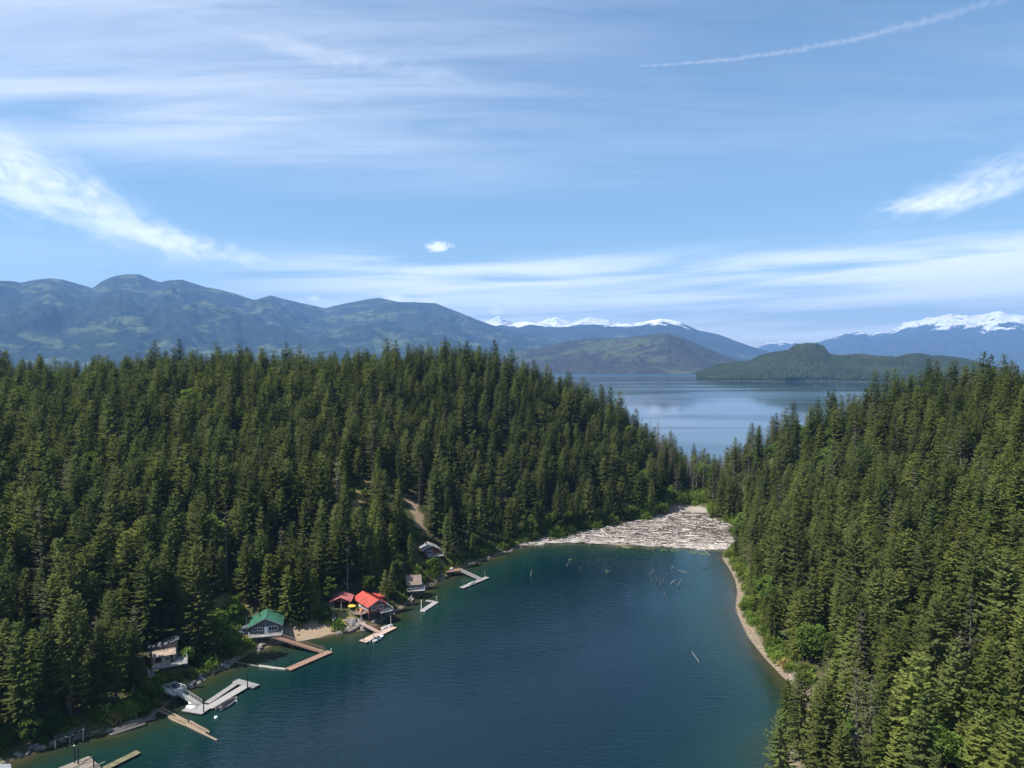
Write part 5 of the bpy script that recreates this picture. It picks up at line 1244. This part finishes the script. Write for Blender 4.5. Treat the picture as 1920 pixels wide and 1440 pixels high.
# red house: ramp, dock, boats
gangway('pinkish plank ramp from the red roofed house to its dock', (675, 1167), 3.0, (712, 1186), .62, 1.7, M_PINKWOOD, M_BROWNWALL, (1,))
floating_dock('red_house_dock', 'pinkish floating dock with a moored motorboat below the red roofed house', (680, 1203), (738, 1175), 3.0, M_PINKWOOD)
pile('tall pale pile at the far end of the red house dock', 733, 1178, 3.9, M_PALEPILE, .13); pile('pale pile beside the motorboat at the red house dock', 701, 1207, 3.6, M_PALEPILE, .13); pile('brown pile at the near end of the red house dock', 682, 1205, 3.0, M_DARKWOOD, .13)
motorboat('open white motorboat with blue trim tied to the red house dock', (697, 1206), (719, 1194), -.2, 2.1, M_WHITE, None, M_BLUE)
dinghy('pale overturned rowing boat lying on the red house dock', (716, 1180), (728, 1174), .62, 1.5, M_OFFWHITE); 
t = thing('storage_chest', 'small white storage chest at the far end of the red house dock', 'chest', V3(732, 1175, .6), R(40)); k = MB(); k.box((0, 0, .3), (1.4, .7, .55)); k.build('body', M_WHITE, t); k = MB(); k.box((0, 0, .62), (1.5, .8, .08)); k.build('lid', M_OFFWHITE, t)
def sail_dinghy():
    p = ground(626, 1164); t = thing('sailing_dinghy', 'white sailing dinghy with bare mast drawn up on the rock by the beach', 'boat', (p.x, p.y, p.z+.1), R(-82)); hull_mesh(4.4, 1.7, .7).build('hull', M_WHITE, t, True)
    k = MB(); k.box((-.5, 0, .6), (2.9, 1.25, .12)); k.build('deck', M_WHITE, t); k = MB(); k.tube([(.4, 0, .5), (.4, 0, 6.0)], [.06, .04], 7); k.build('mast', M_OFFWHITE, t); k = MB(); k.tube([(.4, 0, 1.2), (-1.8, 0, 1.25)], .05, 6); k.build('boom', M_OFFWHITE, t)
sail_dinghy()
# boathouse: slipway, white dock
t = thing('boat_slipway', 'dark timber slipway with rails running into the water beside the boathouse', 'slipway'); a, b = ground(768, 1116), V3(748, 1141, -.3); d = (b-a).normalized(); s = Vector((-d.y, d.x, 0)).normalized()
for k_ in (-1.3, 1.3): k = MB(); k.beam(a+s*k_+Vector((0, 0, .35)), b+s*k_+Vector((0, 0, .2)), .2, .2); k.build('rail', M_METAL, t)
k = MB(); plank_run(k, a+Vector((0, 0, .2)), b+Vector((0, 0, .05)), 3.6, .5, .14, .16); k.build('ties', M_DARKWOOD, t)
def canoe(label, a, b, m):
    A, B = ground(*a), ground(*b); d = B-A; c = (A+B)/2; t = thing('canoe', label, 'boat', (c.x, c.y, max(A.z, B.z)+.1), math.atan2(d.y, d.x)); mb = MB(); n = 9; L = 5.0
    for i in range(n):
        s = i/(n-1); w = .42*math.sin(max(.04, min(.96, s))*math.pi)**.7; x = (s-.5)*L; e = .1*(2*s-1)**4
        mb.v += [(x, -w, 0-e), (x, -w*.75, .3), (x, 0, .42-e), (x, w*.75, .3), (x, w, 0-e)]
    for i in range(n-1):
        for j in range(4): q = i*5+j; mb.f.append((q, q+1, q+6, q+5))
    mb.f += [(4, 3, 2, 1, 0), tuple(range((n-1)*5, n*5))]; mb.build('hull', m, t, True); k = MB(); k.beam((-L*.42, 0, .43), (L*.42, 0, .43), .05, .05); k.build('keel', M_OFFWHITE, t)
canoe('blue grey overturned canoe on the slope by the boathouse slipway', (752, 1118), (764, 1112), M_NAVY)
t = floating_dock('white_dock', 'short white floating dock in front of the boathouse', (792, 1145), (818, 1128), 2.0, M_PALEWOOD, fascia=M_WHITE); floating_dock('', '', (799, 1126), (813, 1128), 1.7, M_GREYWOOD, .52, root=t)
pile('tall white pile at the near end of the white dock', 790, 1144, 3.6, M_WHITE, .13); pile('short pale pile at the far end of the white dock', 819, 1127, 1.6, M_PALEPILE, .2)
# dark cabin: pier, slatted gangway, dock
t = thing('timber_pier', 'red brown railed timber pier below the dark red cabin', 'pier', V3(850, 1069, 2.2).to_2d().to_3d(), R(24)); deck(t, -3.4, 3.4, -1.7, 1.7, 2.2, M_REDWOOD, [[(-3.3, -1.65), (3.35, -1.65)], [(-3.3, 1.65), (3.35, 1.65)]], 2.6, M_BROWNWALL); k = MB(); k.box((-.6, .6, 2.65), (1.1, .8, .8)); k.build('white_box', M_WHITE, t)
gangway('slatted pale gangway from the timber pier to the far dock', (864, 1068), 2.1, (903, 1086), .62, 2.0, M_PALEWOOD, M_GREYWOOD, (-1,), .75, .3)
floating_dock('far_dock', 'grey floating dock at the foot of the slatted gangway', (865, 1102), (914, 1082), 2.2, M_GREYWOOD)
pile('thin pale pile at the outer end of the far dock', 909, 1083, 2.6, M_PALEPILE, .08); dinghy('pale overturned skiff lying on the far dock', (880, 1096), (891, 1091), .62, 1.2, M_OFFWHITE)
for i, (px, py, s) in enumerate(((449, 1187, .9), (455, 1184, 1.1), (457, 1189, .7))):
    p = ground(px, py); t = thing('gas_tank', ('small', 'large', 'middle sized')[i]+' white gas tank beside the green house lean-to', 'tank', (p.x, p.y, p.z-.05), .6*i); k = MB(); k.tube([(-.9*s, 0, .55*s), (-.75*s, 0, .55*s), (.75*s, 0, .55*s), (.9*s, 0, .55*s)], [.2*s, .48*s, .48*s, .2*s], 10); k.build('shell', M_WHITE, t, True); k = MB(); k.box((0, 0, 1.08*s), (.3*s, .3*s, .18*s)); k.build('valve_cover', M_OFFWHITE, t)
    k = MB(); k.box((-.5*s, 0, .06), (.15, .5*s, .3)); k.box((.5*s, 0, .06), (.15, .5*s, .3)); k.build('feet', M_DARKWOOD, t)

# ------------------------------------------------------------------ logs, snags, rocks
def log_mesh(seed, n=6, stub=True):
    g = random.Random(seed); mb = MB(); bx, by = g.uniform(-.02, .02), g.uniform(-.015, .015)
    mb.tube([(-.5, 0, 0), (-.17, bx, by), (.17, bx, by), (.5, 0, 0)], [.5, .46, .41, .33], n)
    return mb
LOGM = {}
def logs_mesh(m): 
    if m.name not in LOGM:
        L = []
        for s in range(4):
            me = log_mesh(s).mesh('log', m); L.append(me)
        LOGM[m.name] = L
    return LOGM[m.name]
def place_log(name, label, cat, a, b, rad, m, group=None, k=0):
    a = Vector(a); b = Vector(b); d = b-a
    o = link(bpy.data.objects.new(name, logs_mesh(m)[k % 4])); o.location = (a+b)/2
    o.rotation_mode = 'QUATERNION'; o.rotation_quaternion = d.to_track_quat('X', 'Z'); o.scale = (d.length, rad*2, rad*2)
    return tag(o, label, cat, group)
for i, (a, b, r) in enumerate((((292,1329),(338,1350),.3),((303,1327),(352,1352),.26),((316,1345),(366,1368),.34),((330,1345),(386,1374),.3),((350,1360),(407,1388),.32),((357,1353),(393,1373),.3),((362,1357),(390,1370),.34),((322,1349),(358,1364),.28))):
    place_log('boom_log', 'brown floating log in the boom between the U shaped dock and the beached logs', 'log', V3(*a, .1+.06*(i % 3)), V3(*b, .1+.05*(i % 2)), r, M_LOGB, 'floating boom logs', i)
for i, (a, b, r) in enumerate((((171,1376),(285,1341),.4),((200,1373),(290,1342),.34),((206,1379),(272,1357),.38),((212,1372),(292,1346),.24),((237,1350),(258,1345),.2),((222,1369),(280,1349),.25))):
    place_log('beached_log', 'long grey log lying along the bank between the ruined pier and the log boom', 'log', V3(*a, .12), V3(*b, .3+.1*(i % 3)), r, M_LOGG, 'grey logs along the near bank', i)
for i, (a, b, r) in enumerate((((441,1241),(470,1247),.2),((466,1246),(490,1250),.22),((486,1249),(513,1252),.42),((508,1252),(538,1255),.4))):
    place_log('tether_log', 'floating log chained between the bank and the red brown dock', 'log', V3(*a, .08), V3(*b, .08), r, M_LOGG if i < 2 else M_PALEPILE, 'chained logs at the red brown dock', i)
for i, (a, b, r, lb) in enumerate((((592,1181),(606,1177),.22,'thin bleached log lying on the sand beach'),((556,1192),(562,1191),.28,'short bleached log near the water on the sand beach'),((560,1204),(590,1198),.12,'slim stick at the waterline of the sand beach'))):
    A, B = ground(*a), ground(*b); A.z += .15; B.z += .15; place_log('beach_log', lb, 'log', A, B, r, M_LOG, None, i)

# the jam: 300 logs one by one, the rest as one mass
g = np.random.default_rng(99); JX = []
while len(JX) < 4600:
    px, py = g.uniform(970, 1385), g.uniform(950, 1034); x, y = unp(px, py, .8)
    if float(soft(np.array([x]), np.array([y]), JAM, 5.0)[0]) < .45: continue
    d = float(lagoon_dist(np.array([x]), np.array([y]))[0])
    if d < -1.2 or d > 75: continue
    front = math.exp(-max(d, 0)/13); back = 1-front
    ang = g.normal(R(-3), R(9)+R(42)*back) + (R(-12) if px > 1250 else R(8) if px < 1080 else 0)
    Ln = g.uniform(1.4, 5.0)+g.random()**3*5.5; rad = g.uniform(.07, .16)+.02*Ln*g.random()
    JX.append((x, y, d, ang, Ln, rad))
JX.sort(key=lambda q: -q[4]*q[5]/max(q[1], 1))
def jam_ends(q):
    x, y, d, ang, Ln, rad = q; dx, dy = math.cos(ang)*Ln/2, math.sin(ang)*Ln/2
    lay = g.random()**2*(.4+.7*min(1, max(d, 0)/22))
    if max(h1(x-dx, y-dy), h1(x+dx, y+dy)) > 1.9: dx *= .3; dy *= .3
    za = max(h1(x-dx, y-dy), 0)+rad*.7+lay+g.normal(0, .12); zb = max(h1(x+dx, y+dy), 0)+rad*.7+lay+g.normal(0, .12)
    return Vector((x-dx, y-dy, za)), Vector((x+dx, y+dy, zb)), rad
mass = MB(); masst = []
for i, q in enumerate(JX):
    a, b, r = jam_ends(q)
    if i < 300:
        w = 'at the waterline of' if q[2] < 9 else 'lying criss-cross in the back of' if q[2] > 28 else 'in the middle of'
        place_log('driftwood_log', 'bleached grey driftwood log %s the log jam' % w, 'log', a, b, r, M_LOG if g.random() > .25*min(1, q[2]/24) else M_LOGG, 'driftwood logs '+w+' the jam', i)
    else:
        k0 = len(mass.v); mass.tube([a, a.lerp(b, .5)+Vector((0, 0, g.normal(0, .05))), b], [r*1.15, r, r*.7], 5); masst += [float(g.random()**(1+1.3*min(1, max(q[2], 0)/22)))]*(len(mass.v)-k0)
def masslog():
    m = bpy.data.materials.new('driftwood_mass'); m.use_nodes = True; t = NT(m.node_tree); t.n.clear(); b = t.node('ShaderNodeBsdfPrincipled'); o = t.node('ShaderNodeOutputMaterial'); t.l.new(b.outputs[0], o.inputs[0])
    a = t.node('ShaderNodeAttribute'); a.attribute_name = 'tone'
    t.put(b.inputs['Base Color'], t.ramp(a.outputs['Fac'], [(0, (.10, .08, .065)), (.35, (.30, .265, .235)), (.7, (.49, .445, .41)), (1, (.62, .58, .54))])); b.inputs['Roughness'].default_value = .95; b.inputs['Specular IOR Level'].default_value = .1; return m
o = mass.build('driftwood', masslog(), kind='stuff'); tag(o, 'thick tangle of small bleached driftwood in the log jam', 'driftwood'); fattr(o.data, 'tone', masst)

# dead snags standing in the shallows: foot pixel, top pixel, height
for px, py, qx, hgt, r, lb in ((995,1080,997,2.6,.22,'short pale snag standing alone in the water near the shaded bank'),(1062,1061,1067,1.6,.12,'thin tilted stick in the water off the shaded bank'),(1089,1067,1089,1.0,.12,'stub of a sunken tree in the middle of the upper cove'),
        (1137,1074,1137,1.9,.15,'upright stub in open water before the log jam'),(1219,1077,1226,2.4,.12,'slim leaning stick before the log jam'),(1259,1066,1264,1.2,.18,'low forked stump before the log jam'),(1231,1089,1230,2.4,.12,'thin upright stick in the snag cluster'),(1239,1098,1237,3.0,.16,'tallest upright stick in the snag cluster'),
        (1244,1092,1244,1.7,.13,'short upright stick in the snag cluster'),(1258,1094,1266,1.3,.22,'thick leaning snag in the snag cluster'),(1271,1098,1278,2.8,.14,'leaning stick at the side of the snag cluster'),(1246,1117,1246,1.4,.15,'lone stub below the snag cluster'),(1221,1089,1221,1.0,.13,'low stub at the edge of the snag cluster')):
    a = V3(px, py, 0); sc_ = a.y/FPX; b = Vector((a.x+(qx-px)*sc_, a.y+.2, hgt)); t = thing('snag', lb, 'snag', (a.x, a.y, 0)); k = MB(); v = b-a
    k.tube([-v*.6, (0, 0, 0), v*.6, v], [r*1.15, r, r*.8, r*.5], 7); k.build('stem', M_SNAG, t); k = MB(); k.tube([v*.55, v*.7+Vector((.35, .1, .25))], [r*.4, .03], 5); k.build('branch_stub', M_SNAG, t)
for i, (a, b, r, lb) in enumerate((((1272,1069),(1288,1074),.2,'pale log floating beside the snag cluster'),((1298,1223),(1311,1242),.2,'lone pale log floating off the gravel beach'),((1318,1066),(1342,1063),.2,'dark waterlogged log near the gravel point'),((1322,1032),(1332,1042),.26,'white log floating at the edge of the log jam'),((1150,1021),(1182,1027),.4,'weedy grey log afloat at the front of the jam'))):
    place_log('floating_log', lb, 'log', V3(*a, .0), V3(*b, .02), r*.75, M_SNAG if i not in (2,) else M_DARKWOOD, None, i)

# boulders and rock ledges along the banks
def rock_mesh(seed):
    g = np.random.default_rng(seed); bm = bmesh.new(); bmesh.ops.create_icosphere(bm, subdivisions=2, radius=1.0)
    ax = g.normal(0, 1, (7, 3)); ax /= np.linalg.norm(ax, axis=1, keepdims=True); lim = g.uniform(.55, .85, 7)
    for v in bm.verts:
        p = np.array(v.co)
        for a, l in zip(ax, lim):
            q = p @ a
            if q > l: p = p-a*(q-l)*.9
        v.co = p*(1+g.normal(0, .03))
    me = bpy.data.meshes.new('boulder'); bm.to_mesh(me); bm.free(); me.materials.append(M_ROCK); return me
RKM = [rock_mesh(s) for s in range(5)]
rk = np.random.default_rng(8)
def rocks(px0, py0, px1, py1, cnt, lo, hi, where, inland=(-.6, 2.2)):
    for i in range(cnt):
        q = rk.random(); p = ground(px0+(px1-px0)*q, py0+(py1-py0)*q); off = rk.uniform(*inland)
        dx, dy = unp(px1, py1)[0]-unp(px0, py0)[0], unp(px1, py1)[1]-unp(px0, py0)[1]; L = math.hypot(dx, dy)
        x, y = p.x-dy/L*off, p.y+dx/L*off; s = rk.uniform(lo, hi)
        o = link(bpy.data.objects.new('boulder', RKM[int(rk.integers(0, 5))])); o.location = (x, y, max(h1(x, y), -.15)+s*.1); o.rotation_euler = (rk.uniform(-.3, .3), rk.uniform(-.3, .3), rk.uniform(0, 6.28)); o.scale = (s*rk.uniform(.8, 1.5), s*rk.uniform(.8, 1.3), s*rk.uniform(.5, .9))
        tag(o, 'grey boulder '+where, 'boulder', 'boulders '+where)
rocks(636, 1188, 692, 1180, 24, .6, 1.8, 'under the deck of the red roofed house', (-.3, 3.6)); rocks(692, 1180, 740, 1150, 14, .5, 1.2, 'along the bank between the red house and the boathouse')
rocks(352, 1292, 440, 1241, 30, .4, 1.1, 'on the bank between the landing and the green house'); rocks(478, 1222, 535, 1206, 14, .4, 1.2, 'below the deck of the green roofed house', (-.2, 3)); rocks(770, 1131, 800, 1100, 9, .4, 1.1, 'at the foot of the boathouse'); rocks(800, 1100, 850, 1074, 10, .3, .9, 'by the timber pier')
rocks(860, 1070, 985, 1023, 22, .3, .8, 'along the shaded bank before the log jam'); rocks(30, 1424, 150, 1386, 14, .3, .9, 'by the ruined pier')
for (a, b, c) in (((1376,1086),(1381,1110),9),((1377,1140),(1401,1195),16),((1401,1195),(1466,1270),26),((1466,1270),(1502,1300),14)): rocks(*a, *b, c, .15, .5, 'on the gravel beach under the sunny hillside', (.2, 4.0))
for i in range(26):
    q = rk.random(); j = int(rk.integers(36, 45)); (x0, y0), (x1, y1) = SH[j], SH[j+1]; L = math.hypot(x1-x0, y1-y0); off = rk.uniform(.8, 4.2); an = math.atan2(y1-y0, x1-x0)+rk.normal(0, .5); x = x0+(x1-x0)*q-(y1-y0)/L*off; y = y0+(y1-y0)*q+(x1-x0)/L*off; Ln = rk.uniform(1.2, 4.5)
    a = Vector((x-math.cos(an)*Ln/2, y-math.sin(an)*Ln/2, 0)); b = Vector((x+math.cos(an)*Ln/2, y+math.sin(an)*Ln/2, 0)); a.z = max(h1(a.x, a.y), 0)+.12; b.z = max(h1(b.x, b.y), 0)+.12
    place_log('stranded_log', 'small bleached log stranded on the gravel beach under the sunny hillside', 'log', a, b, rk.uniform(.08, .18), M_LOG, 'logs on the gravel beach', i)
# water plants before the jam
lm = MB(); lg = random.Random(3)
for px, py, rx, c in ((1175,1026,14,60),(1220,1029,6,14),(1242,1031,8,22),(1265,1033,8,22),(1300,1036,10,26),(1318,1038,12,40),(1070,1050,4,6),(1138,1072,3,6)):
    for _ in range(c):
        q = V3(px+lg.gauss(0, rx*.6), py+lg.gauss(0, 1.2), .02); r = lg.uniform(.15, .38); z = .015+lg.random()*.02; lm.add([(q.x+math.cos(k*1.047)*r, q.y+math.sin(k*1.047)*r, z) for k in range(6)], [(0, 1, 2, 3, 4, 5)])
tag(lm.build('lily_pads', M_LILY, kind='stuff'), 'patches of yellow green water plants before the log jam', 'water plants')

# ------------------------------------------------------------------ air
def haze():
    x0, x1, y0, y1, z0, z1 = -31000, 31000, -3000, 27500, -11, 2000
    mb = MB(); mb.box(((x0+x1)/2, (y0+y1)/2, (z0+z1)/2), (x1-x0, y1-y0, z1-z0))
    m = bpy.data.materials.new('haze'); m.use_nodes = True; t = NT(m.node_tree); t.n.clear()
    v = t.node('ShaderNodeVolumePrincipled'); o = t.node('ShaderNodeOutputMaterial'); t.l.new(v.outputs[0], o.inputs['Volume'])
    v.inputs['Color'].default_value = (0.25, 0.50, 1.0, 1); v.inputs['Density'].default_value = 5.3e-5; v.inputs['Anisotropy'].default_value = 0.1
    ob = mb.build('haze', m); tag(ob, 'thin blue summer haze over the lake', 'haze', kind='stuff')
haze()
SC.cycles.use_denoising = True
SC.cycles.max_bounces = 8; SC.cycles.diffuse_bounces = 4; SC.cycles.glossy_bounces = 3; SC.cycles.transmission_bounces = 3; SC.cycles.volume_bounces = 0
SC.cycles.transparent_max_bounces = 8; SC.cycles.caustics_reflective = False; SC.cycles.caustics_refractive = False
